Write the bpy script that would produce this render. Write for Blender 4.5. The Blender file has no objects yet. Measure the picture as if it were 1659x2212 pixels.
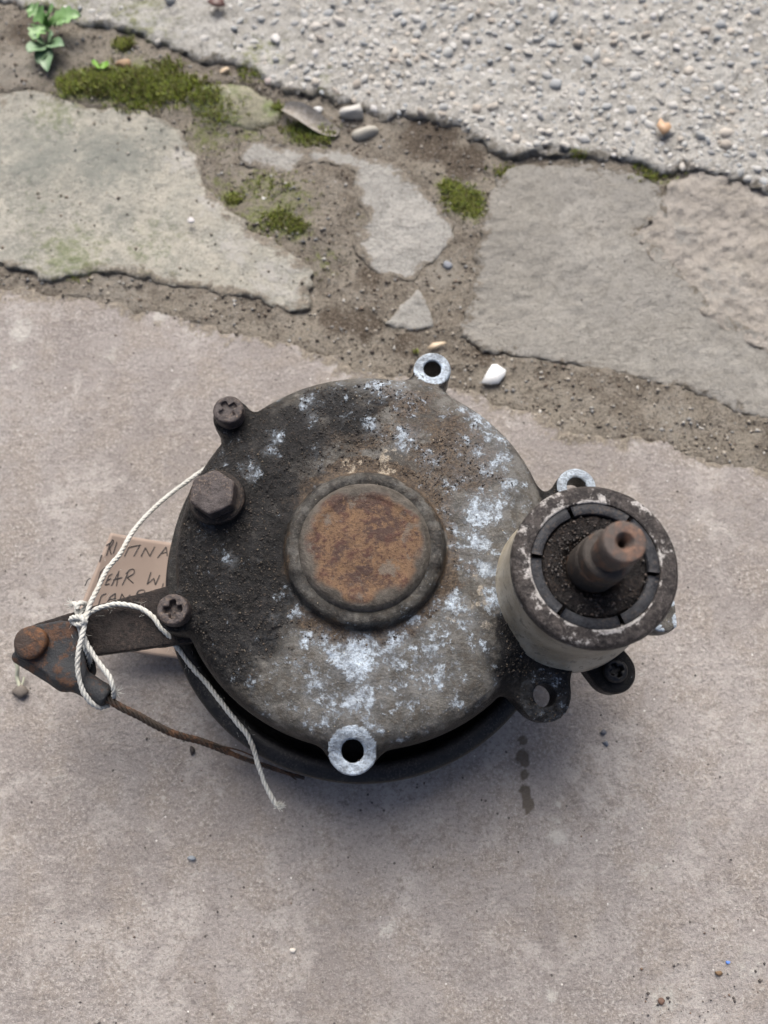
import bpy, math, random
import numpy as np
from mathutils import Vector

random.seed(7)
RNG = np.random.default_rng(11)
SC = bpy.context.scene
COL = SC.collection
R = math.radians

# ------------------------------------------------------------------ camera, light, exposure
CAM_H, TILT = 38.0, R(16.0)            # centimetres above the paving, tilt from straight down
FPX, CX, CY = 1662.0, 829.5, 1106.0    # the photograph measured on a 1659 x 2212 grid
cam_d = bpy.data.cameras.new('camera')
cam = bpy.data.objects.new('camera', cam_d); COL.objects.link(cam)
cam.location = (0, 0, CAM_H * .01); cam.rotation_euler = (TILT, 0, 0)
cam_d.sensor_fit = 'VERTICAL'; cam_d.sensor_height = 34.6
cam_d.lens = 34.6 * FPX / 2212.0
cam_d.clip_start = .005; cam_d.clip_end = 50
cam_d.dof.use_dof = True; cam_d.dof.focus_distance = .312; cam_d.dof.aperture_fstop = 7.0
SC.camera = cam

SUN_EL, SUN_AZ = R(48), R(-5)
w = bpy.data.worlds.new('World'); SC.world = w; w.use_nodes = True
wn = w.node_tree.nodes; sky = wn.new('ShaderNodeTexSky'); sky.sky_type = 'NISHITA'
sky.sun_disc = False; sky.sun_elevation = SUN_EL; sky.sun_rotation = SUN_AZ
sky.air_density = .6; sky.dust_density = 6.0; sky.ozone_density = 1.0
w.node_tree.links.new(sky.outputs[0], wn['Background'].inputs[0])
wn['Background'].inputs[1].default_value = .055
sun_d = bpy.data.lights.new('sun', 'SUN'); sun_d.energy = 1.5; sun_d.angle = R(50); sun_d.color = (1, .97, .93)
sun = bpy.data.objects.new('sun', sun_d); COL.objects.link(sun)
sd = Vector((math.sin(SUN_AZ) * math.cos(SUN_EL), math.cos(SUN_AZ) * math.cos(SUN_EL), math.sin(SUN_EL)))
sun.rotation_euler = sd.to_track_quat('Z', 'Y').to_euler(); sun.location = sd * 2
vs = SC.view_settings
vs.view_transform = 'Standard'; vs.look = 'None'; vs.gamma = 1; vs.use_curve_mapping = False
vs.exposure = 1.52
SC.cycles.use_denoising = True
SC.cycles.max_bounces = 6

ct, st = math.cos(TILT), math.sin(TILT)
def at(px, py, z=0.0):
    """point of the place (cm) at height z seen at a photo position"""
    a, b = (px - CX) / FPX, (CY - py) / FPX
    d = (a, st + b * ct, -ct + b * st)
    t = (z - CAM_H) / d[2]
    return np.array([d[0] * t, d[1] * t, z])

# ------------------------------------------------------------------ noise
def _h(ix, iy, iz, s):
    n = (ix * 374761393 + iy * 668265263 + iz * 2147483647 + s * 1274126177) & 0xffffffff
    n = ((n ^ (n >> 13)) * 1274126177) & 0xffffffff
    n = n ^ (n >> 16)
    return (n & 0xffffff).astype(np.float32) / float(0xffffff)
def vnoise(x, y, z=None, s=0):
    if z is None: z = np.zeros_like(x)
    xi, yi, zi = np.floor(x), np.floor(y), np.floor(z)
    fx, fy, fz = x - xi, y - yi, z - zi
    xi, yi, zi = xi.astype(np.int64), yi.astype(np.int64), zi.astype(np.int64)
    fx, fy, fz = [f * f * f * (f * (f * 6 - 15) + 10) for f in (fx, fy, fz)]
    def c(a, b, d): return _h(xi + a, yi + b, zi + d, s)
    l = lambda a, b, t: a + (b - a) * t
    return l(l(l(c(0,0,0), c(1,0,0), fx), l(c(0,1,0), c(1,1,0), fx), fy),
             l(l(c(0,0,1), c(1,0,1), fx), l(c(0,1,1), c(1,1,1), fx), fy), fz)
def fbm(x, y, z=None, sc=1.0, octv=4, s=0, gain=.55):
    t = 0; a = 1; n = 0
    for o in range(octv):
        f = sc * 2.03 ** o
        t = t + a * vnoise(x * f + 17.3 * o, y * f - 9.1 * o, None if z is None else z * f + 3.7 * o, s + o); n += a; a *= gain
    return t / n
def sst(a, b, x):
    t = np.clip((x - a) / (b - a), 0, 1); return t * t * (3 - 2 * t)

# ------------------------------------------------------------------ sdf and meshing
def smin(a, b, k): h = np.clip(.5 + .5 * (b - a) / k, 0, 1); return b + (a - b) * h - k * h * (1 - h)
def smax(a, b, k): return -smin(-a, -b, k)
def circ(X, Y, c, r): return np.sqrt((X - c[0]) ** 2 + (Y - c[1]) ** 2) - r
def caps2(X, Y, a, b, r):
    ax, ay, bx, by = a[0], a[1], b[0], b[1]
    dx, dy = bx - ax, by - ay
    t = np.clip(((X - ax) * dx + (Y - ay) * dy) / (dx * dx + dy * dy), 0, 1)
    return np.sqrt((X - ax - t * dx) ** 2 + (Y - ay - t * dy) ** 2) - r
def caps3(X, Y, Z, a, b, ra, rb):
    d = np.array(b, float) - np.array(a, float)
    t = np.clip(((X - a[0]) * d[0] + (Y - a[1]) * d[1] + (Z - a[2]) * d[2]) / d.dot(d), 0, 1)
    return np.sqrt((X - a[0] - t * d[0]) ** 2 + (Y - a[1] - t * d[1]) ** 2 + (Z - a[2] - t * d[2]) ** 2) - (ra + (rb - ra) * t)
def cyl(X, Y, Z, c, r, z0, z1, k=.12):
    return smax(circ(X, Y, c, r), smax(Z - z1, z0 - Z, .02), k)
def poly_sd(X, Y, P):
    P = np.asarray(P, np.float32)[:, :2]
    d = np.full(np.broadcast(X, Y).shape, 1e9, np.float32); s = np.ones_like(d)
    n = len(P)
    for i in range(n):
        a, b = P[i], P[i - 1]
        ex, ey = b[0] - a[0], b[1] - a[1]
        wx, wy = X - a[0], Y - a[1]
        t = np.clip((wx * ex + wy * ey) / (ex * ex + ey * ey + 1e-9), 0, 1)
        qx, qy = wx - ex * t, wy - ey * t
        d = np.minimum(d, qx * qx + qy * qy)
        c1, c2, c3 = Y >= a[1], Y < b[1], ex * wy > ey * wx
        flip = (c1 & c2 & c3) | (~c1 & ~c2 & ~c3)
        s = np.where(flip, -s, s)
    return s * np.sqrt(d)
def nets(f, lo, hi, h):
    lo = np.array(lo, np.float32); n = [int(math.ceil((hi[i] - lo[i]) / h)) + 1 for i in range(3)]
    ax = [lo[i] + h * np.arange(n[i], dtype=np.float32) for i in range(3)]
    X, Y, Z = np.meshgrid(*ax, indexing='ij', sparse=True)
    V = np.ascontiguousarray(np.broadcast_to(f(X, Y, Z), n)).astype(np.float32)
    I = V < 0
    cs = [(a, b, c) for a in (0, 1) for b in (0, 1) for c in (0, 1)]
    sl = lambda A, c: A[c[0]:n[0] - 1 + c[0], c[1]:n[1] - 1 + c[1], c[2]:n[2] - 1 + c[2]]
    cnt = sum(sl(I, c).astype(np.int8) for c in cs)
    act = (cnt > 0) & (cnt < 8)
    ids = np.full(act.shape, -1, np.int64); ijk = np.argwhere(act); ids[act] = np.arange(len(ijk))
    v = np.stack([V[ijk[:, 0] + c[0], ijk[:, 1] + c[1], ijk[:, 2] + c[2]] for c in cs], 1)
    P = np.zeros((len(ijk), 3), np.float32); N = np.zeros(len(ijk), np.float32)
    for a in range(8):
        for b in range(a + 1, 8):
            df = np.array(cs[b]) - np.array(cs[a])
            if np.abs(df).sum() != 1: continue
            m = (v[:, a] < 0) != (v[:, b] < 0)
            t = np.where(m, v[:, a] / (v[:, a] - v[:, b] + 1e-12), 0)
            P += m[:, None] * (np.array(cs[a], np.float32) + t[:, None] * df.astype(np.float32)); N += m
    verts = lo + h * (ijk + P / N[:, None])
    F = []
    for axn in range(3):
        o1, o2 = [(1, 2), (2, 0), (0, 1)][axn]
        sA = [slice(1, n[i] - 1) for i in range(3)]; sB = list(sA)
        sA[axn] = slice(0, n[axn] - 1); sB[axn] = slice(1, n[axn])
        a, b = I[tuple(sA)], I[tuple(sB)]
        for m, rev in ((a & ~b, False), (~a & b, True)):
            q = np.argwhere(m); base = q.copy()
            for i in range(3):
                if i != axn: base[:, i] += 1
            def cid(d1, d2):
                e = base.copy(); e[:, o1] += d1; e[:, o2] += d2; return ids[e[:, 0], e[:, 1], e[:, 2]]
            qd = np.stack([cid(-1, -1), cid(0, -1), cid(0, 0), cid(-1, 0)], 1)
            F.append(qd[:, ::-1] if rev else qd)
    F = np.concatenate(F); F = F[(F >= 0).all(1)]
    return verts.astype(np.float64), F

def mesh_np(name, V, F, mat, parent=None, origin=(0, 0, 0), smooth=True, attrs=None, sharp=0):
    """V in cm (world), F an (n,3|4) array or list of index tuples -> one mesh object"""
    me = bpy.data.meshes.new(name)
    V = (np.asarray(V, np.float64) - np.asarray(origin, float)) * .01
    if isinstance(F, np.ndarray):
        k = F.shape[1]
        me.vertices.add(len(V)); me.vertices.foreach_set('co', V.astype(np.float32).ravel())
        me.loops.add(F.size); me.loops.foreach_set('vertex_index', F.astype(np.int32).ravel())
        me.polygons.add(len(F)); me.polygons.foreach_set('loop_start', np.arange(0, F.size, k, dtype=np.int32))
        me.polygons.foreach_set('loop_total', np.full(len(F), k, np.int32))
        me.update(calc_edges=True)
    else:
        me.from_pydata(V.tolist(), [], F); me.update()
    if smooth: me.polygons.foreach_set('use_smooth', np.ones(len(me.polygons), bool))
    for nm, arr in (attrs or {}).items():
        ca = me.color_attributes.new(nm, 'FLOAT_COLOR', 'POINT')
        ca.data.foreach_set('color', np.asarray(arr, np.float32).ravel())
    if sharp: me.set_sharp_from_angle(angle=R(sharp))
    me.materials.append(mat)
    o = bpy.data.objects.new(name, me); COL.objects.link(o)
    if parent is not None: o.parent = parent
    else: o.location = np.asarray(origin, float) * .01
    return o
def tag(o, label=None, cat=None, group=None, kind=None):
    if label: o['label'] = label
    if cat: o['category'] = cat
    if group: o['group'] = group
    if kind: o['kind'] = kind
    return o
def empty(name, loc):
    o = bpy.data.objects.new(name, None); COL.objects.link(o); o.location = np.asarray(loc, float) * .01
    o.empty_display_size = .01
    return o
def lathe(prof, c, seg=96, wob=0, ph=0):
    """profile [(r,z)] round the vertical axis at c"""
    V, F = [], []
    m = len(prof)
    for i in range(seg):
        a = 2 * math.pi * i / seg
        for (r, z) in prof:
            rr = r * (1 + wob * math.sin(3 * a + ph + z)) 
            V.append((c[0] + rr * math.cos(a), c[1] + rr * math.sin(a), z))
    for i in range(seg):
        j = (i + 1) % seg
        for k in range(m - 1):
            F.append((i * m + k, j * m + k, j * m + k + 1, i * m + k + 1))
    return np.array(V), np.array(F)
def spline(pts, n=12):
    P = np.array(pts, float); Q = np.vstack([2 * P[0] - P[1], P, 2 * P[-1] - P[-2]]); out = []
    for i in range(1, len(Q) - 2):
        p0, p1, p2, p3 = Q[i - 1:i + 3]
        for k in range(n):
            t = k / n
            out.append(.5 * (2 * p1 + (p2 - p0) * t + (2 * p0 - 5 * p1 + 4 * p2 - p3) * t * t + (3 * p1 - p0 - 3 * p2 + p3) * t ** 3))
    out.append(P[-1]); out = np.array(out)
    d = np.r_[0, np.cumsum(np.linalg.norm(np.diff(out, axis=0), axis=1))]
    m = max(8, int(d[-1] / .07)); s = np.linspace(0, d[-1], m)
    return np.stack([np.interp(s, d, out[:, k]) for k in range(3)], 1), s
def sweep(path, rad, seg=8, cap=True):
    path = np.asarray(path); n = len(path)
    T = np.gradient(path, axis=0); T /= np.linalg.norm(T, axis=1)[:, None] + 1e-9
    u = np.cross(T[0], (0.3, .2, 1)); u /= np.linalg.norm(u); V = []
    rad = np.broadcast_to(rad, (n,))
    for i in range(n):
        u = u - T[i] * u.dot(T[i]); u /= np.linalg.norm(u) + 1e-9; v = np.cross(T[i], u)
        for k in range(seg):
            a = 2 * math.pi * k / seg; V.append(path[i] + rad[i] * (math.cos(a) * u + math.sin(a) * v))
    F = [(i * seg + k, i * seg + (k + 1) % seg, (i + 1) * seg + (k + 1) % seg, (i + 1) * seg + k) for i in range(n - 1) for k in range(seg)]
    return np.array(V), np.array(F)
def join(parts):
    V, F, o = [], [], 0
    for v, f in parts: V.append(v); F.append(f + o); o += len(v)
    return np.concatenate(V), np.concatenate(F)
def rope(path, s, plies, off, rad, pitch, ph0=0, loosen=None):
    T = np.gradient(path, axis=0); T /= np.linalg.norm(T, axis=1)[:, None] + 1e-9
    U = np.zeros_like(T); u = np.cross(T[0], (0.3, .2, 1))
    for i in range(len(T)):
        u = u - T[i] * u.dot(T[i]); u /= np.linalg.norm(u) + 1e-9; U[i] = u
    W = np.cross(T, U); out = []
    for k in range(plies):
        a = ph0 + 2 * math.pi * (s / pitch + k / plies)
        of = off if loosen is None else off * (1 + loosen * (1 + .5 * math.sin(k * 2.3)))
        q = path + (np.cos(a) * of)[:, None] * U + (np.sin(a) * of)[:, None] * W
        out.append(sweep(q, rad, 7))
    return join(out)

# ------------------------------------------------------------------ material helpers
class Mat:
    def __init__(self, name):
        m = bpy.data.materials.new(name); m.use_nodes = True; self.m = m; self.t = m.node_tree
        self.b = self.t.nodes['Principled BSDF']; self.N = self.t.nodes.new; self.L = self.t.links.new
        g = self.N('ShaderNodeNewGeometry'); v = self.N('ShaderNodeVectorMath'); v.operation = 'SCALE'; v.inputs[3].default_value = 100
        self.L(g.outputs['Position'], v.inputs[0]); self.p = v.outputs[0]; self.geo = g
    def val(self, x, sock):
        if hasattr(x, 'links') or isinstance(x, bpy.types.NodeSocket): self.L(x, sock)
        else: sock.default_value = x if not (isinstance(x, tuple) and len(x) == 3 and sock.type == 'RGBA') else (*x, 1)
    def noise(self, sc, det=5, ro=.6, dist=0, vec=None):
        n = self.N('ShaderNodeTexNoise'); self.L(vec or self.p, n.inputs['Vector'])
        n.inputs['Scale'].default_value = sc; n.inputs['Detail'].default_value = det; n.inputs['Roughness'].default_value = ro; n.inputs['Distortion'].default_value = dist
        return n.outputs['Fac']
    def vor(self, sc, out='Distance', vec=None):
        n = self.N('ShaderNodeTexVoronoi'); self.L(vec or self.p, n.inputs['Vector']); n.inputs['Scale'].default_value = sc
        return n.outputs[out]
    def step(self, x, a, b):
        n = self.N('ShaderNodeMapRange'); n.interpolation_type = 'SMOOTHSTEP'; self.val(x, n.inputs[0]); n.inputs[1].default_value = a; n.inputs[2].default_value = b
        return n.outputs[0]
    def math(self, op, a, b=0.0):
        n = self.N('ShaderNodeMath'); n.operation = op; self.val(a, n.inputs[0]); self.val(b, n.inputs[1]); return n.outputs[0]
    def mix(self, f, a, b, mode='MIX'):
        n = self.N('ShaderNodeMix'); n.data_type = 'RGBA'; n.blend_type = mode
        self.val(f, n.inputs[0]); self.val(a, n.inputs[6]); self.val(b, n.inputs[7]); return n.outputs[2]
    def attr(self, nm):
        n = self.N('ShaderNodeAttribute'); n.attribute_name = nm; s = self.N('ShaderNodeSeparateColor'); self.L(n.outputs['Color'], s.inputs[0])
        return s.outputs[0], s.outputs[1], s.outputs[2], n.outputs['Alpha']
    def bump(self, h, st_, dist=.05):
        n = self.N('ShaderNodeBump'); n.inputs['Strength'].default_value = st_; n.inputs['Distance'].default_value = dist * .01
        self.val(h, n.inputs['Height'])
        if getattr(self, 'lastb', None): self.L(self.lastb, n.inputs['Normal'])
        self.lastb = n.outputs[0]; self.L(n.outputs[0], self.b.inputs['Normal'])
    def set(self, col=None, rough=None, metal=None, spec=None):
        if col is not None: self.val(col, self.b.inputs['Base Color'])
        if rough is not None: self.val(rough, self.b.inputs['Roughness'])
        if metal is not None: self.val(metal, self.b.inputs['Metallic'])
        if spec is not None: self.val(spec, self.b.inputs['Specular IOR Level'])
        return self.m

def m_cast():
    M = Mat('greasy cast metal'); ox, gr, br, cr = M.attr('wear')
    n1, n2, n3, nf = M.noise(.9, 6, .65), M.noise(3.2, 8, .72), M.noise(10, 5, .75), M.noise(2.2, 10, .8)
    add = lambda a, n, k: M.math('ADD', a, M.math('MULTIPLY', M.math('SUBTRACT', n, .5), k))
    c = M.mix(M.step(n1, .40, .60), (.052, .049, .043), (.135, .130, .118))
    c = M.mix(M.math('MULTIPLY', M.step(n2, .48, .58), .8), c, (.062, .053, .042))
    c = M.mix(M.math('MULTIPLY', M.step(n3, .53, .66), .55), c, (.215, .20, .175))
    b = M.mix(M.step(n3, .40, .60), (.032, .021, .014), (.115, .078, .046)); b = M.mix(M.step(n2, .52, .62), b, (.035, .024, .017))
    c = M.mix(M.math('MULTIPLY', M.step(add(br, nf, 2.2), .38, .62), .85), c, b)
    c = M.mix(M.math('MULTIPLY', M.step(add(cr, nf, 2.4), .5, .68), .85), c, M.mix(M.step(n3, .36, .62), (.15, .12, .085), (.46, .40, .31)))
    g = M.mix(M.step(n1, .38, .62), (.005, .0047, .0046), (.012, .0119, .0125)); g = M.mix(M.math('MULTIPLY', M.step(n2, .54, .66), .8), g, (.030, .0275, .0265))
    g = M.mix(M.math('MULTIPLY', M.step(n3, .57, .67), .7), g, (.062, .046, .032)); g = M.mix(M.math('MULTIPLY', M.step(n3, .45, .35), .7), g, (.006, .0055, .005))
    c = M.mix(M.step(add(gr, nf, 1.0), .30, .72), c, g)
    w1 = M.mix(M.step(n2, .36, .60), (.26, .305, .36), (.58, .675, .77)); w1 = M.mix(M.math('MULTIPLY', M.step(n3, .52, .40), .6), w1, (.16, .165, .165))
    nl = M.noise(1.7, 12, .78, .25)
    c = M.mix(M.math('MULTIPLY', M.step(add(ox, nf, 1.2), .16, .60), .34), c, (.20, .213, .226))
    nl2 = M.math('ADD', M.math('MULTIPLY', nl, .65), M.math('MULTIPLY', M.noise(5.5, 8, .75), .35))
    oxm = M.step(add(ox, nl2, 4.2), .40, .74)
    c = M.mix(M.math('MULTIPLY', oxm, M.math('ADD', .66, M.math('MULTIPLY', M.step(n1, .40, .58), .32))), c, w1)
    v = M.vor(3.4); sp = M.math('MULTIPLY', M.step(v, .10, .06), M.step(M.noise(1.1), .50, .58))
    c = M.mix(M.math('MULTIPLY', sp, M.math('SUBTRACT', 1.0, M.math('MULTIPLY', gr, .75))), c, (.46, .40, .30))
    M.bump(n2, .7, .14); M.bump(n3, .8, .08); M.bump(oxm, .5, .06)
    return M.set(c, M.math('ADD', M.math('MULTIPLY', n2, .36), M.math('ADD', .16, M.math('MULTIPLY', M.math('ADD', oxm, br), .16))), .0, M.math('SUBTRACT', .36, M.math('MULTIPLY', gr, .16)))
def m_rust(name='rusted steel', amt=.5, dark=(.055, .040, .032), hue=((.11, .042, .018), (.30, .125, .03))):
    M = Mat(name); n1, n2, n3 = M.noise(.9, 6, .65), M.noise(2.6, 8, .72), M.noise(9, 5, .75)
    ru = M.mix(M.step(n2, .40, .60), hue[0], hue[1]); ru = M.mix(M.math('MULTIPLY', M.step(n3, .50, .64), .8), ru, tuple(q * .4 for q in hue[0]))
    ru = M.mix(M.math('MULTIPLY', M.step(n3, .47, .36), .5), ru, tuple(min(1, q * 1.5) for q in hue[1]))
    c = M.mix(M.step(M.math('ADD', M.math('MULTIPLY', n1, .5), M.math('MULTIPLY', n2, .5)), .60 - .2 * amt, .68 - .2 * amt), dark, ru)
    c = M.mix(M.math('MULTIPLY', M.step(n3, .58, .68), .6), c, tuple(q * 2.4 for q in dark))
    M.bump(n2, .6, .10); M.bump(n3, .9, .06)
    return M.set(c, M.math('ADD', M.math('MULTIPLY', n3, .4), .36), 0, .3)
def m_cap():
    M = Mat('rusted plug'); r_, e_, _, _ = M.attr('wear'); n1, n2, n3 = M.noise(.75, 8, .7, .3), M.noise(2.0, 9, .75), M.noise(8, 5, .75)
    ru = M.mix(M.step(n1, .45, .54), (.066, .040, .032), (.155, .094, .054))
    ru = M.mix(M.math('MULTIPLY', M.step(n2, .50, .60), .9), ru, (.085, .042, .031)); ru = M.mix(M.math('MULTIPLY', M.step(n2, .44, .37), .7), ru, (.20, .118, .060))
    ru = M.mix(M.math('MULTIPLY', M.step(n3, .53, .63), .7), ru, (.055, .028, .022)); ru = M.mix(M.math('MULTIPLY', M.step(n3, .45, .36), .5), ru, (.21, .135, .085))
    gy = M.mix(M.step(n2, .38, .62), (.060, .052, .043), (.125, .112, .095))
    ru = M.mix(M.math('MULTIPLY', M.step(M.noise(.95, 7, .7), .545, .63), .8), ru, (.15, .128, .105))
    c = M.mix(M.step(M.math('ADD', r_, M.math('MULTIPLY', M.math('SUBTRACT', n2, .5), 1.2)), .15, .95), gy, ru)
    M.bump(n2, .6, .10); M.bump(n3, .9, .06)
    return M.set(c, .58, 0, .28)
def m_dark(name, c0, c1, c2, rough=.5, bump=.5, sc=1.0):
    M = Mat(name); n1, n2, n3 = M.noise(.8 * sc, 6, .65), M.noise(3 * sc, 8, .72), M.noise(10 * sc, 5, .75)
    c = M.mix(M.step(n2, .40, .60), c0, c1); c = M.mix(M.math('MULTIPLY', M.step(n3, .50, .64), M.step(n1, .40, .56)), c, c2)
    c = M.mix(M.math('MULTIPLY', M.step(n3, .46, .36), .7), c, tuple(q * .5 for q in c0))
    M.bump(n2, bump, .12); M.bump(n3, bump, .06)
    return M.set(c, M.math('ADD', M.math('MULTIPLY', n2, .5), rough - .25), 0, .24)
def m_tubetop():
    M = Mat('worn tube rim'); ed, _, _, _ = M.attr('wear'); n1, n2, n3 = M.noise(.62, 8, .72), M.noise(2.6, 8, .72), M.noise(9, 5, .75)
    c = M.mix(M.step(n2, .38, .60), (.018, .015, .0145), (.060, .051, .047)); c = M.mix(M.math('MULTIPLY', M.step(n3, .52, .62), .7), c, (.11, .098, .092)); c = M.mix(M.math('MULTIPLY', M.step(n3, .46, .38), .8), c, (.012, .010, .010))
    c = M.mix(M.step(M.math('ADD', M.math('ADD', n1, M.math('MULTIPLY', ed, .075)), M.math('MULTIPLY', n2, .35)), .725, .775), c, M.mix(M.step(n3, .35, .6), (.17, .16, .15), (.50, .48, .46)))
    M.bump(n2, .8, .12); M.bump(n3, .9, .06)
    return M.set(c, .45, 0, .28)
def m_tubeside():
    M = Mat('drab painted tube'); n1, n2, n3 = M.noise(.6, 6, .65), M.noise(2.4, 8, .72), M.noise(9, 5, .75)
    c = M.mix(M.step(n1, .36, .62), (.25, .215, .155), (.42, .38, .30)); c = M.mix(M.math('MULTIPLY', M.step(n2, .52, .62), .7), c, (.10, .085, .062)); c = M.mix(M.math('MULTIPLY', M.step(n3, .54, .64), .4), c, (.4, .38, .34))
    M.bump(n2, .3, .08); M.bump(n3, .3, .04)
    return M.set(c, .45, 0, .45)
def m_string():
    M = Mat('cotton string'); n3 = M.noise(40, 3, .7); n1 = M.noise(1.2)
    c = M.mix(n3, (.46, .46, .42), (.66, .66, .62)); c = M.mix(M.math('MULTIPLY', M.step(n1, .5, .75), .5), c, (.36, .32, .26))
    M.bump(n3, .8, .04); return M.set(c, .9, 0, .2)
def m_card():
    M = Mat('manila card'); n1, n3 = M.noise(.7), M.noise(18, 4, .7)
    c = M.mix(n1, (.28, .218, .178), (.36, .290, .245)); c = M.mix(M.math('MULTIPLY', M.step(n3, .55, .75), .3), c, (.22, .165, .13))
    M.bump(n3, .15, .01); return M.set(c, .75, 0, .3)
def m_plain(name, c, rough=.7):
    M = Mat(name); n = M.noise(14, 4, .7)
    M.bump(n, .2, .02)
    return M.set(M.mix(n, tuple(x * .75 for x in c), tuple(min(1, x * 1.2) for x in c)), rough)
def m_stone(name, a, b, spk, dirtc=(.20, .175, .14), rel=.5, sc=1.0, green=0.0, warm=None, stainc=(.095, .076, .054)):
    M = Mat(name); dirt, stain, pale, gm = M.attr('wear')
    n0, n1, n2, n3, n4 = M.noise(.10 * sc, 5, .6), M.noise(.45 * sc, 8, .72), M.noise(1.8 * sc, 8, .75), M.noise(6 * sc, 5, .75), M.noise(14 * sc, 3, .7)
    add = lambda a, n, k: M.math('ADD', a, M.math('MULTIPLY', M.math('SUBTRACT', n, .5), k))
    c = M.mix(M.step(n0, .40, .60), a, b)
    c = M.mix(M.math('MULTIPLY', M.step(M.noise(.28 * sc, 7, .7, .6), .50, .62), .45), c, tuple(min(1, x * 1.12) for x in spk))
    c = M.mix(M.math('MULTIPLY', M.step(n1, .46, .60), .7), c, warm or tuple(x * .82 for x in a))
    c = M.mix(M.math('MULTIPLY', M.step(n2, .50, .64), .55), c, tuple(x * .72 for x in a))
    gm_ = M.math('ADD', .30, M.math('MULTIPLY', M.step(M.noise(.23 * sc, 6, .7), .42, .60), .6))
    c = M.mix(M.math('MULTIPLY', M.step(n3, .50, .64), gm_), c, spk)
    c = M.mix(M.math('MULTIPLY', M.step(n3, .46, .36), .6), c, tuple(x * .62 for x in a))
    c = M.mix(M.math('MULTIPLY', M.step(n4, .56, .66), .5), c, tuple(min(1, x * 1.15) for x in spk))
    c = M.mix(M.math('MULTIPLY', M.step(add(pale, n2, 2.4), .32, .80), .85), c, M.mix(n3, (.36, .345, .31), (.60, .58, .54)))
    d = M.mix(M.step(n2, .40, .60), tuple(x * .62 for x in dirtc), tuple(x * 1.3 for x in dirtc)); d = M.mix(M.math('MULTIPLY', M.step(n3, .52, .62), .8), d, (.36, .32, .26)); d = M.mix(M.math('MULTIPLY', M.step(n3, .45, .36), .8), d, (.06, .05, .04))
    c = M.mix(M.math('MULTIPLY', M.step(add(dirt, n2, 2.4), .36, .75), .95), c, d)
    c = M.mix(M.math('MULTIPLY', M.step(add(stain, n2, .9), .2, .85), .8), c, stainc)
    if green: c = M.mix(M.math('MULTIPLY', M.step(add(gm, n2, 2.6), .4, 1.1), green), c, M.mix(n3, (.12, .15, .06), (.27, .30, .16)))
    v = M.vor(1.9 * sc); cv = M.vor(1.9 * sc, 'Color'); s_ = M.N('ShaderNodeSeparateColor'); M.L(cv, s_.inputs[0])
    dk = M.math('MULTIPLY', M.step(v, .13, .09), M.step(s_.outputs[0], .86, .87)); wt = M.math('MULTIPLY', M.step(v, .10, .06), M.step(s_.outputs[1], .87, .88))
    c = M.mix(M.math('MULTIPLY', dk, .8), c, (.05, .045, .042)); c = M.mix(wt, c, (.66, .64, .60))
    M.bump(n1, .35 * rel, .6); M.bump(n2, min(1, .8 * rel), .28 * max(1, rel * 1.5)); M.bump(n3, min(1, rel), .12)
    return M.set(c, .85, 0, .25)
def m_dirt():
    M = Mat('packed dirt'); g_, p_, dk_, _ = M.attr('wear')
    n0, n1, n2, n3 = M.noise(.18, 5), M.noise(.8, 8, .72), M.noise(2.6, 8, .75), M.noise(8, 5, .75)
    add = lambda a, n, k: M.math('ADD', a, M.math('MULTIPLY', M.math('SUBTRACT', n, .5), k))
    c = M.mix(M.step(n0, .38, .62), (.225, .196, .158), (.34, .305, .25)); c = M.mix(M.math('MULTIPLY', M.step(n1, .48, .60), .7), c, (.39, .355, .30))
    c = M.mix(M.step(add(dk_, n1, 1.2), .4, .7), c, (.125, .10, .076))
    c = M.mix(M.math('MULTIPLY', M.step(n2, .51, .62), .65), c, (.10, .08, .06)); c = M.mix(M.math('MULTIPLY', M.step(n3, .52, .63), .75), c, (.40, .355, .29)); c = M.mix(M.math('MULTIPLY', M.step(n3, .46, .37), .75), c, (.045, .036, .028))
    c = M.mix(M.math('MULTIPLY', M.step(add(p_, n2, 1.5), .42, .7), .85), c, M.mix(n3, (.25, .22, .18), (.50, .47, .41)))
    c = M.mix(M.math('MULTIPLY', M.step(add(g_, n2, 2.0), .30, .75), .85), c, M.mix(M.step(n3, .36, .62), (.12, .14, .035), (.32, .36, .14)))
    M.bump(n1, .6, .8); M.bump(n2, 1, .35); M.bump(n3, 1, .14)
    return M.set(c, .92, 0, .2)
def m_concrete():
    M = Mat('exposed aggregate concrete'); dd_, ss_, pp_, g_ = M.attr('wear')
    n1, n2, n3 = M.noise(.5, 8, .7), M.noise(1.8, 8, .75), M.noise(6, 5, .75)
    add = lambda a, n, k: M.math('ADD', a, M.math('MULTIPLY', M.math('SUBTRACT', n, .5), k))
    c = M.mix(M.step(n1, .38, .62), (.42, .405, .365), (.57, .56, .52)); c = M.mix(M.math('MULTIPLY', M.step(n2, .52, .62), .6), c, (.25, .235, .20))
    c = M.mix(M.math('MULTIPLY', M.step(n3, .52, .63), .6), c, (.70, .69, .66)); c = M.mix(M.math('MULTIPLY', M.step(n3, .46, .37), .6), c, (.15, .14, .12))
    c = M.mix(M.math('MULTIPLY', M.step(add(dd_, n2, 1.5), .45, .75), .7), c, (.14, .12, .09))
    c = M.mix(M.math('MULTIPLY', M.step(add(g_, n2, 1.8), .45, .8), .75), c, M.mix(n3, (.20, .22, .10), (.36, .38, .20)))
    M.bump(n1, .4, .8); M.bump(n2, 1, .35); M.bump(n3, .9, .14)
    return M.set(c, .9, 0, .25)
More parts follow.
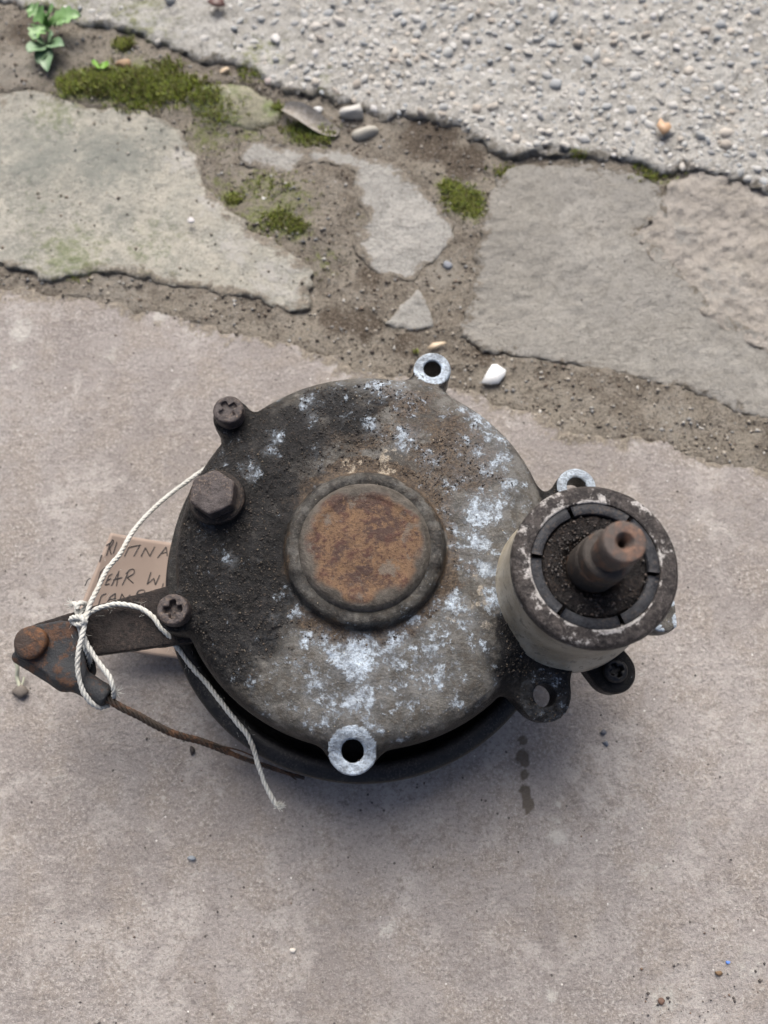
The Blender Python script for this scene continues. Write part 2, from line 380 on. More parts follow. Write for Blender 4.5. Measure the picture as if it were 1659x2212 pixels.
def m_var(name, cols, rough=.75, isl=True, nsc=8, bump=.4):
    """colour picked per piece"""
    M = Mat(name); oi = M.N('ShaderNodeObjectInfo'); r = M.math('FRACT', M.math('ADD', M.math('MULTIPLY', oi.outputs['Random'], 7.13), M.geo.outputs['Random Per Island']) if isl else oi.outputs['Random'])
    cr = M.N('ShaderNodeValToRGB'); cr.color_ramp.interpolation = 'CONSTANT'; e = cr.color_ramp.elements
    M.L(r, cr.inputs[0])
    while len(e) < len(cols): e.new(.5)
    for i, c in enumerate(cols): e[i].position = i / len(cols); e[i].color = (*c, 1)
    n = M.noise(nsc, 4, .7)
    c = M.mix(M.math('MULTIPLY', n, .9), cr.outputs[0], (.06, .055, .05), 'MIX') if False else M.mix(n, cr.outputs[0], M.mix(.5, cr.outputs[0], (.12, .11, .1)))
    M.bump(n, bump, .04); return M.set(c, rough, 0, .35)

# ------------------------------------------------------------------ the setting: dirt, flagstones, concrete
GX = np.unique(np.r_[np.linspace(-200, -50, 12), np.arange(-50, 50.01, .33), np.linspace(50, 200, 12)])
GY = np.unique(np.r_[np.linspace(-150, -20, 12), np.arange(-20, 62.01, .33), np.linspace(62, 250, 12)])
X, Y = np.meshgrid(GX, GY, indexing='ij'); nx, ny = X.shape
def W(pts, z=0.0): return np.array([at(p[0], p[1], z)[:2] for p in pts])
def blob(x, y, lst, z=0.0, k=1.0):
    """soft field from (px, py, radius_px, strength)"""
    m = np.zeros_like(x)
    for b in lst:
        c = at(b[0], b[1], z); r = b[2] * np.linalg.norm(at(b[0] + 1, b[1], z) - c) * k
        m = np.maximum(m, b[3] * np.exp(-((x - c[0]) ** 2 + (y - c[1]) ** 2) / (r * r)))
    return m
MOSSY = [(170, 185, 50, 1), (250, 190, 60, 1), (330, 190, 60, 1), (400, 200, 50, .9), (470, 250, 50, .7), (300, 150, 40, .7), (500, 430, 30, .9), (600, 470, 50, .8), (640, 500, 40, .7),
         (1000, 430, 45, 1), (960, 400, 30, .7), (1020, 460, 30, .8), (660, 290, 50, .8), (1255, 330, 25, .8), (1420, 370, 40, .8), (270, 100, 30, .8), (560, 150, 50, .6), (560, 400, 70, .6), (480, 570, 40, .5), (700, 560, 50, .5), (620, 440, 90, .55), (560, 480, 80, .65), (450, 290, 70, .6), (540, 290, 60, .5), (480, 400, 60, .5), (780, 470, 40, .35), (880, 400, 60, .25), (100, 150, 90, .3)]
SM = [(-1150, 760), (-260, 660), (0, 628), (60, 625), (130, 632), (190, 638), (250, 655), (320, 668), (400, 685), (480, 712), (560, 728), (630, 748), (672, 765), (730, 763), (748, 784), (769, 798), (877, 808), (972, 836), (1071, 862), (1130, 880), (1186, 904),
      (1210, 935), (1238, 951), (1270, 939), (1313, 951), (1361, 935), (1428, 947), (1488, 975), (1536, 991), (1659, 1015), (1900, 1060), (2700, 1160), (3300, 3100), (-1700, 3100)]
S2 = [(-800, 170), (0, 200), (60, 190), (110, 200), (165, 220), (240, 232), (300, 235), (350, 250), (385, 272), (405, 300), (425, 335), (436, 365), (440, 390), (470, 425), (500, 455), (540, 485), (590, 520), (640, 555), (675, 575), (683, 590), (668, 620), (663, 660),
      (630, 665), (590, 652), (540, 645), (490, 635), (440, 620), (390, 615), (350, 605), (310, 600), (270, 595), (200, 588), (140, 602), (90, 605), (40, 585), (0, 570), (-260, 575), (-900, 600)]
S3 = [(520, 305), (560, 300), (620, 312), (680, 318), (720, 325), (790, 335), (830, 345), (880, 375), (930, 420), (960, 460), (985, 480), (985, 510), (970, 540), (940, 560), (915, 580), (895, 612), (860, 598), (820, 588), (790, 570), (764, 545), (764, 508), (782, 495), (790, 470), (776, 440), (766, 410), (768, 376), (752, 360), (700, 352), (655, 358), (630, 384), (590, 374), (530, 358), (512, 335)]
S4 = [(1130, 352), (1200, 350), (1260, 352), (1310, 360), (1370, 375), (1405, 385), (1430, 410), (1440, 440), (1438, 465), (1400, 480), (1380, 495), (1410, 520), (1450, 560), (1490, 610), (1530, 650), (1600, 700), (1659, 730), (2500, 1000), (2500, 1100),  (1659, 905), (1600, 890), (1540, 872), (1480, 842), (1420, 828), (1360, 815), (1300, 800), (1250, 792), (1200, 785), (1140, 772), (1080, 760), (1020, 742), (985, 725), (1000, 690), (1010, 650), (1020, 600), (1022, 550), (1030, 510), (1040, 480), (1055, 440), (1075, 400), (1095, 370)]
S5 = [(1444, 395), (1470, 376), (1520, 372), (1570, 380), (1610, 395), (1650, 410), (2500, 560), (2500, 1000), (1659, 760), (1600, 735), (1530, 690), (1470, 640), (1420, 580), (1390, 530), (1360, 495), (1420, 465), (1425, 425)]
S6 = [(840, 692), (860, 665), (890, 635), (902, 625), (920, 650), (935, 680), (942, 703), (900, 713), (850, 709), (826, 700)]
S7 = [(390, 215), (420, 182), (470, 170), (540, 180), (590, 205), (608, 240), (605, 268), (560, 285), (520, 277), (460, 262), (420, 242)]
CO = [(-1500, -150), (-400, -60), (-60, -20), (20, 0), (100, 25), (180, 50), (250, 60), (310, 75), (330, 95), (380, 100), (390, 115), (420, 125), (460, 130), (530, 140), (560, 150), (575, 175), (600, 185), (640, 200), (680, 205), (720, 215), (760, 225), (800, 240), (840, 245), (870, 250), (950, 255), (1000, 280), (1040, 300), (1080, 320), (1110, 330), (1150, 320), (1200, 320), (1240, 328), (1290, 333), (1340, 347), (1400, 357), (1450, 368), (1500, 370), (1560, 377), (1600, 388), (1659, 410), (1950, 470), (2900, 600), (4200, -600), (-2600, -600)]
SDP = [poly_sd(X, Y, W(q, 0)) for q in (SM, S2, S3, S4, S5, S6, S7, CO)]
zg = -.05 + .26 * (fbm(X, Y, sc=.35, octv=4, s=3) - .5) + .30 * (fbm(X, Y, sc=1.3, octv=4, s=9, gain=.65) - .5)
zg += .30 * blob(X, Y, [(650, 420, 90, .8), (700, 480, 70, .6), (250, 190, 90, .9), (400, 210, 60, .6), (120, 100, 80, .7), (30, 150, 70, 1)], k=1.2) - .25 * blob(X, Y, [(690, 620, 50, 1), (720, 590, 40, .8), (1150, 345, 60, .6), (900, 290, 60, .5)])
for d_ in SDP: zg = np.minimum(zg, -.10 + .0 * d_ + 9 * np.clip(d_ + .25, 0, 9)) - .6 * sst(-.1, -1.2, d_)
mg = np.clip(blob(X, Y, MOSSY), 0, 1)
mp = np.clip(blob(X, Y, [(960, 590, 55, .8), (1250, 880, 90, .5), (1450, 900, 110, .6), (30, 150, 80, .9), (900, 600, 30, .6), (250, 625, 160, .6), (980, 650, 30, .5), (740, 270, 60, .5), (330, 100, 60, .4)]), 0, 1)
mk_ = np.clip(blob(X, Y, [(930, 300, 80, 1), (1000, 350, 60, 1), (730, 690, 60, .8), (800, 600, 40, .9), (790, 700, 60, .8), (770, 380, 60, .6), (1050, 760, 60, .7), (1180, 800, 60, .6), (60, 70, 60, .8), (880, 740, 60, .7)]), 0, 1)
idx = np.arange(nx * ny).reshape(nx, ny)
F = np.stack([idx[:-1, :-1].ravel(), idx[1:, :-1].ravel(), idx[1:, 1:].ravel(), idx[:-1, 1:].ravel()], 1)
z0 = np.zeros(nx * ny)
ground = mesh_np('ground', np.stack([X.ravel(), Y.ravel(), zg.ravel()], 1), F, m_dirt(), attrs={'wear': np.stack([mg.ravel(), mp.ravel(), mk_.ravel(), z0], 1)})
tag(ground, 'brown packed dirt between the paving stones', 'ground', kind='structure')

def slab(name, outline, ztop, mat, thick, step=.16, rnd=.35, rough=.10, jag=.25, seed=0, dirtw=.5, dirta=.8, stains=(), pales=(), greens=(), parent=None, tiltf=None, undul=.15, lo_n=.25):
    P = W(outline, ztop) if outline is not None else None
    lo, hi = P.min(0) - 1, P.max(0) + 1
    lo = np.maximum(lo, (-75, -30)); hi = np.minimum(hi, (75, 110))
    xs, ys = np.arange(lo[0], hi[0] + step, step), np.arange(lo[1], hi[1] + step, step)
    X, Y = np.meshgrid(xs, ys, indexing='ij')
    jx = jag * (fbm(X, Y, sc=.8, octv=4, s=seed + 1, gain=.66) - .5) * 2.2
    d = poly_sd(X, Y, P) + jx
    gx, gy = np.gradient(d, step); gl = np.sqrt(gx * gx + gy * gy) + 1e-6
    ins = d < 0
    use = ins[:-1, :-1] | ins[1:, :-1] | ins[1:, 1:] | ins[:-1, 1:]
    mv = np.clip(d, 0, 1.6 * step)
    Xs, Ys = X - gx / gl * mv, Y - gy / gl * mv
    t = np.clip(-d / rnd, 0, 1)
    Z = ztop - rnd * .8 * (1 - np.sqrt(1 - (1 - t) ** 2)) + undul * 2 * (fbm(X, Y, sc=lo_n, octv=3, s=seed + 4) - .5) + rough * (fbm(X, Y, sc=2.2, octv=3, s=seed + 7) - .5)
    if tiltf: Z = Z + tiltf(X, Y)
    n0, n1 = X.shape; idx = np.arange(n0 * n1).reshape(n0, n1)
    q = np.stack([idx[:-1, :-1][use], idx[1:, :-1][use], idx[1:, 1:][use], idx[:-1, 1:][use]], 1)
    # skirt round the rim
    e = np.concatenate([q[:, [0, 1]], q[:, [1, 2]], q[:, [2, 3]], q[:, [3, 0]]])
    key = e.min(1).astype(np.int64) * (n0 * n1) + e.max(1); u, inv, cnt = np.unique(key, return_inverse=True, return_counts=True)
    be = e[cnt[inv] == 1]; bv = np.unique(be); mp_ = np.full(n0 * n1, -1); 
    V = np.stack([Xs.ravel(), Ys.ravel(), Z.ravel()], 1)
    mp_[bv] = n0 * n1 + np.arange(len(bv)); low = V[bv].copy(); low[:, 2] = ztop - thick
    low[:, 0] += (gx / gl).ravel()[bv] * .12; low[:, 1] += (gy / gl).ravel()[bv] * .12
    V = np.concatenate([V, low]); q = np.concatenate([q, np.stack([be[:, 1], be[:, 0], mp_[be[:, 0]], mp_[be[:, 1]]], 1)])
    nz = fbm(X, Y, sc=.8, octv=4, s=seed + 20)
    dirt = dirta * sst(-dirtw, 0, d + dirtw * 1.3 * (nz - .5))
    xr, yr = X, Y
    st_ = np.zeros_like(X)
    if stains: st_ = blob(X, Y, stains, ztop) * (.75 + .5 * fbm(X, Y, sc=3, octv=2, s=31)); st_ = sst(.3, .65, st_) if stains[0][2] < 60 else np.clip(st_, 0, 1)
    pl = np.clip(blob(X, Y, pales, ztop) * (.3 + 1.3 * fbm(X, Y, sc=1.2, octv=4, s=seed + 40)), 0, 1) if pales else 0 * X
    gr = np.clip(blob(X, Y, greens, ztop), 0, 1) if greens else 0 * X
    at_ = np.stack([dirt.ravel(), st_.ravel(), pl.ravel(), gr.ravel()], 1); at_ = np.concatenate([at_, at_[bv]])
    used = np.unique(q); rm = np.full(len(V), -1); rm[used] = np.arange(len(used))
    o = mesh_np(name, V[used], rm[q], mat, parent, attrs={'wear': at_[used]})
    return o

STAINS = [(1129, 1600, 13, .9), (1128, 1634, 17, 1), (1134, 1646, 15, .9), (1132, 1674, 13, .85), (1134, 1708, 14, 1), (1138, 1722, 13, 1), (1142, 1738, 16, 1), (1139, 1752, 11, .7), (1128, 1690, 9, .55), (1115, 1640, 10, .5)]
PALES = [(1203, 1805, 22, .8), (1203, 1770, 20, .7), (1202, 1735, 18, .65), (1200, 1700, 16, .6), (1198, 1665, 15, .55), (1300, 1640, 16, .5), (1400, 1900, 60, .4), (1300, 2000, 40, .3), (300, 1800, 60, .3), (150, 1700, 60, .3), (1610, 2080, 60, .5), (700, 2100, 50, .3), (250, 760, 70, .35), (1300, 1010, 60, .3), (45, 720, 45, .6), (40, 790, 25, .5), (350, 670, 40, .7), (1190, 2150, 22, 1), (660, 1990, 40, .4), (1450, 1750, 120, .3), (100, 2000, 60, .35), (500, 2170, 30, .5), (840, 2010, 30, .5), (1600, 1600, 140, .3), (1550, 1150, 100, .25), (1430, 2160, 50, .5)]
flag = m_stone('purple grey sandstone', (.252, .227, .211), (.330, .303, .284), (.45, .422, .39), rel=.65, warm=(.288, .252, .218))
o = slab('flagstone', SM, 0.0, flag, .9, step=.14, rnd=.10, rough=.03, jag=.55, seed=2, dirtw=1.1, stains=STAINS, pales=PALES, parent=ground, undul=.10, lo_n=.18)
o['label'] = 'large purple-grey flagstone carrying the old metal housing'
flag2 = m_stone('grey green flagstone', (.33, .322, .28), (.43, .41, .345), (.53, .50, .43), rel=.8, green=.8, warm=(.29, .295, .258), stainc=(.225, .235, .208))
o = slab('flagstone', S2, .13, flag2, 1.1, step=.16, rnd=.14, rough=.14, jag=.45, seed=12, dirtw=1.0, dirta=.7, pales=[(600, 600, 80, .7), (400, 340, 45, .9), (520, 530, 70, .6), (455, 440, 40, .8), (340, 560, 60, .4)], stains=[(230, 340, 130, .75), (90, 330, 120, .8), (340, 290, 60, .7), (250, 450, 80, .55), (60, 450, 80, .5)],
         greens=[(330, 530, 120, .6), (150, 560, 120, .8), (120, 240, 90, .7), (330, 480, 100, .4), (60, 450, 120, .4)], parent=ground)
o['label'] = 'grey-green flagstone with a broken corner and lichen'
flag3 = m_stone('pale grey flagstone', (.355, .345, .315), (.40, .39, .36), (.49, .475, .44), rel=.85, green=.6)
o = slab('flagstone', S3, .0, flag3, .9, step=.12, rnd=.08, rough=.10, jag=.28, seed=22, dirtw=.9, parent=ground); o['label'] = 'pale hook-shaped flagstone half covered by dirt'
flag4 = m_stone('grey sandstone', (.41, .388, .345), (.45, .43, .392), (.56, .54, .49), rel=1.4, warm=(.40, .377, .333))
o = slab('flagstone', S4, .05, flag4, 1.1, step=.14, rnd=.15, rough=.16, jag=.45, seed=32, dirtw=.9, dirta=.6, greens=[(1110, 360, 40, .6)], parent=ground, undul=.22); o['label'] = 'large plain grey flagstone beside the gravelly concrete'
flag5 = m_stone('pinkish crumbling sandstone', (.50, .455, .40), (.55, .505, .45), (.64, .60, .54), rel=1.3, warm=(.46, .42, .36))
o = slab('flagstone', S5, -.02, flag5, 1.0, step=.14, rnd=.12, rough=.30, jag=.4, seed=42, dirtw=.4, dirta=.5, parent=ground, pales=[(1480, 500, 60, .6), (1560, 620, 80, .6)], undul=.3, lo_n=.5); o['label'] = 'pinkish cream flagstone with a crumbling face'
o = slab('flagstone', S6, .03, flag3, .8, step=.1, rnd=.2, rough=.16, jag=.22, seed=52, dirtw=.25, dirta=.5, parent=ground); o['label'] = 'small triangular stone chip set in the dirt joint'
flag7 = m_stone('mossy stone', (.22, .21, .15), (.30, .285, .21), (.42, .40, .33), rel=.7, green=1.0, dirtc=(.12, .11, .06))
o = slab('flagstone', S7, .18, flag7, 1.0, step=.14, rnd=.7, rough=.2, jag=.3, seed=62, dirtw=.8, greens=[(450, 210, 60, 1), (590, 230, 40, 1), (510, 190, 50, .7), (500, 270, 40, .8)], parent=ground); o['label'] = 'rounded mossy stone beside the bright moss'

CZ = .28
conc = slab('pavement', CO, CZ, m_concrete(), 1.3, step=.26, rnd=.3, rough=.35, jag=.7, seed=72, dirtw=.9, dirta=.7, undul=.1, greens=[(300, 40, 160, .6), (560, 120, 120, .6), (700, 180, 80, .5), (120, 10, 120, .7)])
tag(conc, 'pale concrete path with a surface of exposed pebbles', 'path', kind='structure')
# pebbles bedded in the concrete
PC = W(CO, CZ)
def pebble_mesh(seed, n=9):
    r = random.Random(seed); V = []; F = []
    a, b, h = 1, r.uniform(.5, .85), r.uniform(.28, .5)
    rings = ((.9, -.6), (1.0, .05), (.80, .60), (.36, .90))
    jit = [r.uniform(.62, 1.2) for _ in range(n)]
    for rr, zz in rings:
        for k in range(n):
            t = 2 * math.pi * k / n; V.append((rr * a * math.cos(t) * jit[k], rr * b * math.sin(t) * jit[(k * 2) % n], zz * h * r.uniform(.92, 1.06)))
    V.append((0, 0, h))
    for i in range(len(rings) - 1):
        for k in range(n): F.append((i * n + k, i * n + (k + 1) % n, (i + 1) * n + (k + 1) % n)); F.append((i * n + k, (i + 1) * n + (k + 1) % n, (i + 1) * n + k))
    for k in range(n): F.append(((len(rings) - 1) * n + k, (len(rings) - 1) * n + (k + 1) % n, len(V) - 1))
    return np.array(V), np.array(F)
PEB = [pebble_mesh(i) for i in range(8)]
pebmat = m_var('river pebble', [(.48, .48, .46), (.42, .43, .42), (.53, .525, .495), (.35, .37, .38), (.49, .49, .47), (.55, .54, .51), (.44, .425, .39), (.40, .42, .425), (.54, .515, .47), (.46, .465, .455), (.30, .31, .315), (.50, .50, .48), (.50, .46, .40), (.60, .59, .57), (.40, .36, .31)], .75, nsc=2.5, bump=1.0)
cand = []
xs = RNG.uniform(-55, 70, 170000); ys = RNG.uniform(8, 66, 170000)
dd = poly_sd(xs, ys, PC)
cell = {}
for x, y, d in zip(xs, ys, dd):
    if d > -.25: continue
    # only what the camera's neighbourhood can show
    f = y * st + (CAM_H) * ct; 
    px, py = CX + FPX * x / f, CY - FPX * (y * ct - CAM_H * st) / f
    if px < -420 or px > 2100 or py < -240: continue
    smooth = 1 / (1 + math.exp((px - 640 - .35 * (py)) / 55))        # the smoother mortar end
    if random.random() < smooth * .97: continue
    r = min(.55, max(.13, random.gauss(.285, .085)))
    if random.random() < .3: r *= .6
    gi, gj = int(x // .7), int(y // .7); ok = True
    for a in range(gi - 2, gi + 3):
        for b in range(gj - 2, gj + 3):
            for (u, v, rr) in cell.get((a, b), ()):
                if (u - x) ** 2 + (v - y) ** 2 < ((r + rr) * .74) ** 2: ok = False
    if ok: cell.setdefault((gi, gj), []).append((x, y, r)); cand.append((x, y, r, py))
cand.sort(key=lambda c: math.hypot(c[0], c[1], CAM_H) / c[2] + (1000 if not (0 < c[3]) else 0))
pebme = []
for i, (v, f) in enumerate(PEB):
    o_ = mesh_np('pebble', v, f, pebmat, conc); pebme.append(o_.data); bpy.data.objects.remove(o_)
cxa, cya = np.array([c[0] for c in cand]), np.array([c[1] for c in cand])
ctop = CZ + .2 * (fbm(cxa, cya, sc=.25, octv=3, s=76) - .5) + .35 * (fbm(cxa, cya, sc=2.2, octv=3, s=79) - .5)
rest = []
for i, (x, y, r, py) in enumerate(cand):
    k = random.randrange(8); a = random.uniform(0, 6.28); s = r * random.uniform(.95, 1.15)
    zz = ctop[i] + random.uniform(-.12, .03)
    if i < 300:
        o = bpy.data.objects.new('pebble', pebme[k]); COL.objects.link(o); o.parent = conc
        o.location = (x * .01, y * .01, zz * .01); o.scale = (s, s, s); o.rotation_euler = (random.uniform(-.4, .4), random.uniform(-.4, .4), a)
    else:
        v, f = PEB[k]; ca, sa = math.cos(a), math.sin(a)
        q = v * s; rest.append((np.stack([q[:, 0] * ca - q[:, 1] * sa + x, q[:, 0] * sa + q[:, 1] * ca + y, q[:, 2] + zz], 1), f))
if rest:
    v, f = join(rest); o = mesh_np('pebbles', v, f, pebmat, conc); o['kind'] = 'stuff'

# ------------------------------------------------------------------ the old metal housing
HZ = 7.0
HC = at(790, 1200, HZ); hub = np.array([HC[0], HC[1], 0.])
house = empty('gear_housing', hub)
tag(house, 'old greasy round metal gear housing with rusted centre plug and side tube', 'gear housing')
def part(name, V, F, mat, parent=house, **k):
    return mesh_np(name, V, F, mat, parent, origin=hub, **k)
CAST, BLACK = m_cast(), m_dark('black painted steel', (.009, .009, .010), (.016, .016, .017), (.05, .046, .042), .42, .25)
GREASY = m_dark('greasy dark steel', (.016, .014, .013), (.036, .030, .027), (.09, .062, .045), .5, .8)
BOLT = m_dark('browned bolt steel', (.044, .036, .035), (.082, .070, .068), (.17, .13, .10), .42, .6)
RUST = m_rust()

TZ = 11.6
TC = at(1287, 1220, TZ)                       # axis of the side tube
LUG = {'t': (at(934, 797, 7.1), .80, .40, 7.1), 'r': (at(1246, 1051, 6.7), .80, .43, 6.7), 'l': (at(1176, 1502, 6.9), 1.0, .46, 6.9), 'b': (at(762, 1622, 7.0), .90, .45, 7.0), 'e': (at(1432, 1325, 6.6), .78, .36, 6.6)}
SC1, SC2 = at(492, 884, 8.55), at(372, 1316, 8.35)
HEX = at(458, 1062, 9.2)
cx, cy = HC[0], HC[1]
def cover_f(X, Y, Z):
    r = np.sqrt((X - cx) ** 2 + (Y - cy) ** 2)
    d2 = np.sqrt((X - cx) ** 2 + (Y - cy - .16) ** 2) - 7.88
    ext = circ(X, Y, TC, 3.15)
    d2e = smin(d2, ext, 1.1)
    h = 8.02 - .010 * np.clip(r - 3.3, 0, 9) ** 2 + .42 * (1 - sst(2.85, 3.35, r)) - .22 * sst(0, 3.6, 3.6 - ext) * sst(6.0, 7.6, r)
    top = (Z - h) * .93
    body = smax(d2e, top, 1.25)
    body = smin(body, np.sqrt((r - 2.84) ** 2 + (Z - 8.36) ** 2) - .27, .4)
    body = smax(body, 6.25 - Z, .10)
    # thin flange round the left side, under the lever
    fl = smax(circ(X, Y, (cx - .30, cy - .12), 8.12), smax(Z - 6.0, 5.3 - Z, .05), .12)
    ex, ey = SC2[0] - SC1[0], SC2[1] - SC1[1]; el = math.hypot(ex, ey)
    fl = smax(fl, ((X - SC1[0]) * ey - (Y - SC1[1]) * ex) / -el + .2, .2) if ((cx - SC1[0]) * ey - (cy - SC1[1]) * ex) < 0 else smax(fl, ((X - SC1[0]) * ey - (Y - SC1[1]) * ex) / el + .2, .2)
    body = smin(body, fl, .15)
    for c, z1, rr in ((SC1, 7.75, .80), (SC2, 7.6, .80)):
        b = cyl(X, Y, Z, c, rr, 5.2, z1, .12)
        nk = smax(caps2(X, Y, c, (c[0] * .8 + cx * .2, c[1] * .8 + cy * .2), .70), smax(Z - z1 + .45, 5.4 - Z, .1), .3)
        body = smin(body, smin(b, nk, .3), .38)
    body = smin(body, cyl(X, Y, Z, HEX, 1.02, 6.2, 8.28, .2), .5)
    for k, (c, rr, hr, z1) in LUG.items():
        if k == 'e': continue
        dx, dy = (cx - c[0]), (cy - c[1]); l = math.hypot(dx, dy)
        if k in 'rl': tx, ty = c[0] * .45 + TC[0] * .55, c[1] * .45 + TC[1] * .55; tx, ty = (tx * .5 + (c[0] + dx * .3) * .5), (ty * .5 + (c[1] + dy * .3) * .5)
        else: tx, ty = c[0] + dx / l * 1.6, c[1] + dy / l * 1.6
        b = cyl(X, Y, Z, c, rr, z1 - (1.7 if k in 'tb' else 1.1), z1, .10)
        nk = smax(caps2(X, Y, c, (tx, ty), rr * (.80 if k in 'tb' else .95)), smax(Z - z1 + (.18 if k != 'l' else .03), z1 - 1.15 - Z, .1), .25)
        body = smin(body, smin(b, nk, .25), .75)
    lc = LUG['l'][0]
    web = smax(caps2(X, Y, (lc[0] - .1, lc[1] + .5), (TC[0] - .6, TC[1] - 1.6), 1.05), smax(Z - 6.87, 5.6 - Z, .1), .2)
    web2 = smax(caps2(X, Y, (lc[0] - .35, lc[1] + .35), (cx + 5.6, cy - 4.6), .8), smax(Z - 6.87, 5.6 - Z, .1), .2)
    body = smin(body, smin(web, web2, .3), .4)
    for k, (c, rr, hr, z1) in LUG.items():
        if k != 'e': body = smax(body, -circ(X, Y, c, hr), .06)
    return body
V, F = nets(cover_f, (cx - 10.2, cy - 9.6, 5.0), (TC[0] + 4.2, cy + 9.8, 8.9), .075)
x, y, z = V.T
r = np.hypot(x - cx, y - cy)
nA = fbm(x, y, z, sc=1.1, octv=5, s=101, gain=.62); nB = fbm(x, y, z, sc=3.2, octv=4, s=111, gain=.65); nC = fbm(x, y, z, sc=.45, octv=3, s=121); nD = fbm(x, y, z, sc=6.5, octv=3, s=131, gain=.7)
OX = [(780, 1428, 58, 1.0), (745, 1400, 45, .8), (700, 1395, 30, .75), (660, 1385, 22, .7), (850, 1385, 45, .75), (890, 1330, 35, .7), (985, 1298, 26, .85), (1040, 1112, 45, .95), (1070, 1110, 30, .9), (1035, 1170, 35, .8), (1060, 1230, 30, .75), (1065, 1290, 30, .7), (1060, 1010, 24, .7), (1085, 985, 26, .75), (1105, 1045, 24, .7), (1050, 905, 36, .85), (1085, 945, 30, .7), (1005, 880, 24, .6),
      (880, 942, 30, .75), (868, 968, 20, .7), (805, 926, 18, .85), (676, 905, 13, .8), (600, 945, 20, .62), (585, 975, 16, .65), (540, 1020, 20, .5), (545, 1030, 14, .7), (480, 985, 36, .34), (800, 832, 46, .55), (740, 822, 36, .42), (655, 868, 24, .48), (860, 838, 30, .6), (640, 1235, 18, .3), (690, 1480, 50, .6), (780, 1500, 60, .7), (850, 1450, 50, .65), (660, 1540, 40, .5), (760, 1555, 50, .45), (930, 1440, 60, .5), (1000, 1380, 50, .45), (1000, 1480, 40, .4), (690, 1000, 30, .35), (600, 1290, 18, .4), (590, 1335, 16, .5), (640, 1330, 20, .5), (500, 1210, 14, .4), (525, 1330, 14, .3), (1020, 1340, 30, .5), (450, 1140, 20, .35), (930, 1000, 40, .4)]
bo = blob(x, y, OX, 7.8, 1.3)
ox = np.clip(bo * .80 + (nA - .5) * .8 + (nB - .5) * .5, 0, 1)
ox = np.maximum(ox, np.clip(blob(x, y, [(790, 1460, 210, .46), (1030, 1150, 170, .42), (1060, 980, 120, .44), (900, 900, 160, .24), (800, 830, 130, .24), (930, 1400, 170, .38), (480, 985, 70, .22), (480, 1250, 200, .08), (600, 1400, 100, .16)], 7.8) + (nB - .5) * .5 + (nA - .5) * .6, 0, 1))
for k, (c, rr, hr, z1) in LUG.items():
    dl = np.hypot(x - c[0], y - c[1])
    ox = np.maximum(ox, (.95 if k != 'l' else .30) * (dl < rr + .03) * (z > z1 - .16) + (nB - .5) * .5 * (dl < rr))
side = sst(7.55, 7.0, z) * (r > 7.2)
dL = np.min([np.hypot(x - c[0], y - c[1]) - rr for c, rr, _, _ in LUG.values()], axis=0)
ox = ox * (1 - .85 * side * (dL > .03))
DK = [(440, 1000, 150, .8), (430, 1150, 170, 1), (480, 1100, 130, 1), (500, 1250, 150, .95), (420, 1350, 150, 1), (560, 1050, 110, .85), (560, 1330, 110, .7), (620, 940, 120, .75), (740, 890, 90, .65), (480, 900, 90, 1), (590, 1180, 110, .8), (660, 870, 80, .5), (1130, 1420, 90, .8), (1180, 1480, 80, .55), (780, 905, 60, .6)]
gr = np.clip(blob(x, y, DK, 7.8, 1.1) * 1.2 + (nA - .5) * .8 + (nC - .5) * .4, 0, 1)
gr = np.maximum(gr, .8 * side * (.5 + nA)); gr = np.maximum(gr, .75 * sst(6.9, 7.75, r + .9 * (nA - .5)) * (y < cy + 2))  # rim grime, plus shade painted into the colour of the lower shoulder
dS = np.minimum(np.hypot(x - SC1[0], y - SC1[1]), np.minimum(np.hypot(x - SC2[0], y - SC2[1]), np.hypot(x - HEX[0], y - HEX[1])))
gr = np.maximum(gr, sst(1.9, 1.2, dS + (nA - .5)))
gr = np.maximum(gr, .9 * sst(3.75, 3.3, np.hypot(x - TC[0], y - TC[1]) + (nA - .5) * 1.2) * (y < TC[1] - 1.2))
dL = np.min([np.hypot(x - c[0], y - c[1]) - rr for c, rr, _, _ in LUG.values()], axis=0)
lugd = np.hypot(x - LUG['l'][0][0] - .2, y - LUG['l'][0][1] - .3) < 2.0
gr = np.where((dL < .02) & ~lugd, gr * .25, gr); gr = np.where(lugd, np.maximum(gr, .75), gr)
flz = (z < 6.15) & (x < cx - 4) & (z > 5.6)
gr = np.where(flz, .62, gr); ox = np.where(flz, .12, ox)
crs = (np.abs(r - 7.72) < .16) & (z < 6.6) & (x < cx - 3.5) & (z > 5.6); gr = np.where(crs, .25, gr)
holes = np.min([np.hypot(x - c[0], y - c[1]) - hr for c, rr, hr, _ in LUG.values()], axis=0); gr = np.where(holes < .03, 1.0, gr); ox = np.where(holes < .0, 0, ox)
br = np.clip(1.0 * (blob(x, y, [(960, 960, 120, 1), (880, 900, 110, .9), (930, 1060, 90, .9), (760, 960, 130, .8), (1000, 1010, 110, .9), (820, 880, 90, .8), (970, 1250, 70, .8), (830, 1340, 90, .6), (640, 1040, 90, .7), (690, 1340, 90, .7), (600, 1130, 90, .6), (1020, 900, 60, .6), (850, 1480, 60, .4), (700, 900, 90, .6)], 7.8) * .74 + (nA - .5) * 1.0), 0, 1)
bossm = sst(3.42, 3.18, r); ox = ox * (1 - .8 * bossm); gr = np.where(bossm > 0, gr * (1 - bossm) + (.50 + .6 * (nA - .5)) * bossm, gr)
ringd = np.abs(r - 3.5)
br = np.where((np.abs(r - 7.72) < .16) & (z < 6.6) & (x < cx - 3.5), .9, br)
br = np.maximum(br * (1 - .3 * bossm), .85 * sst(.6, .1, ringd + (nA - .5)))
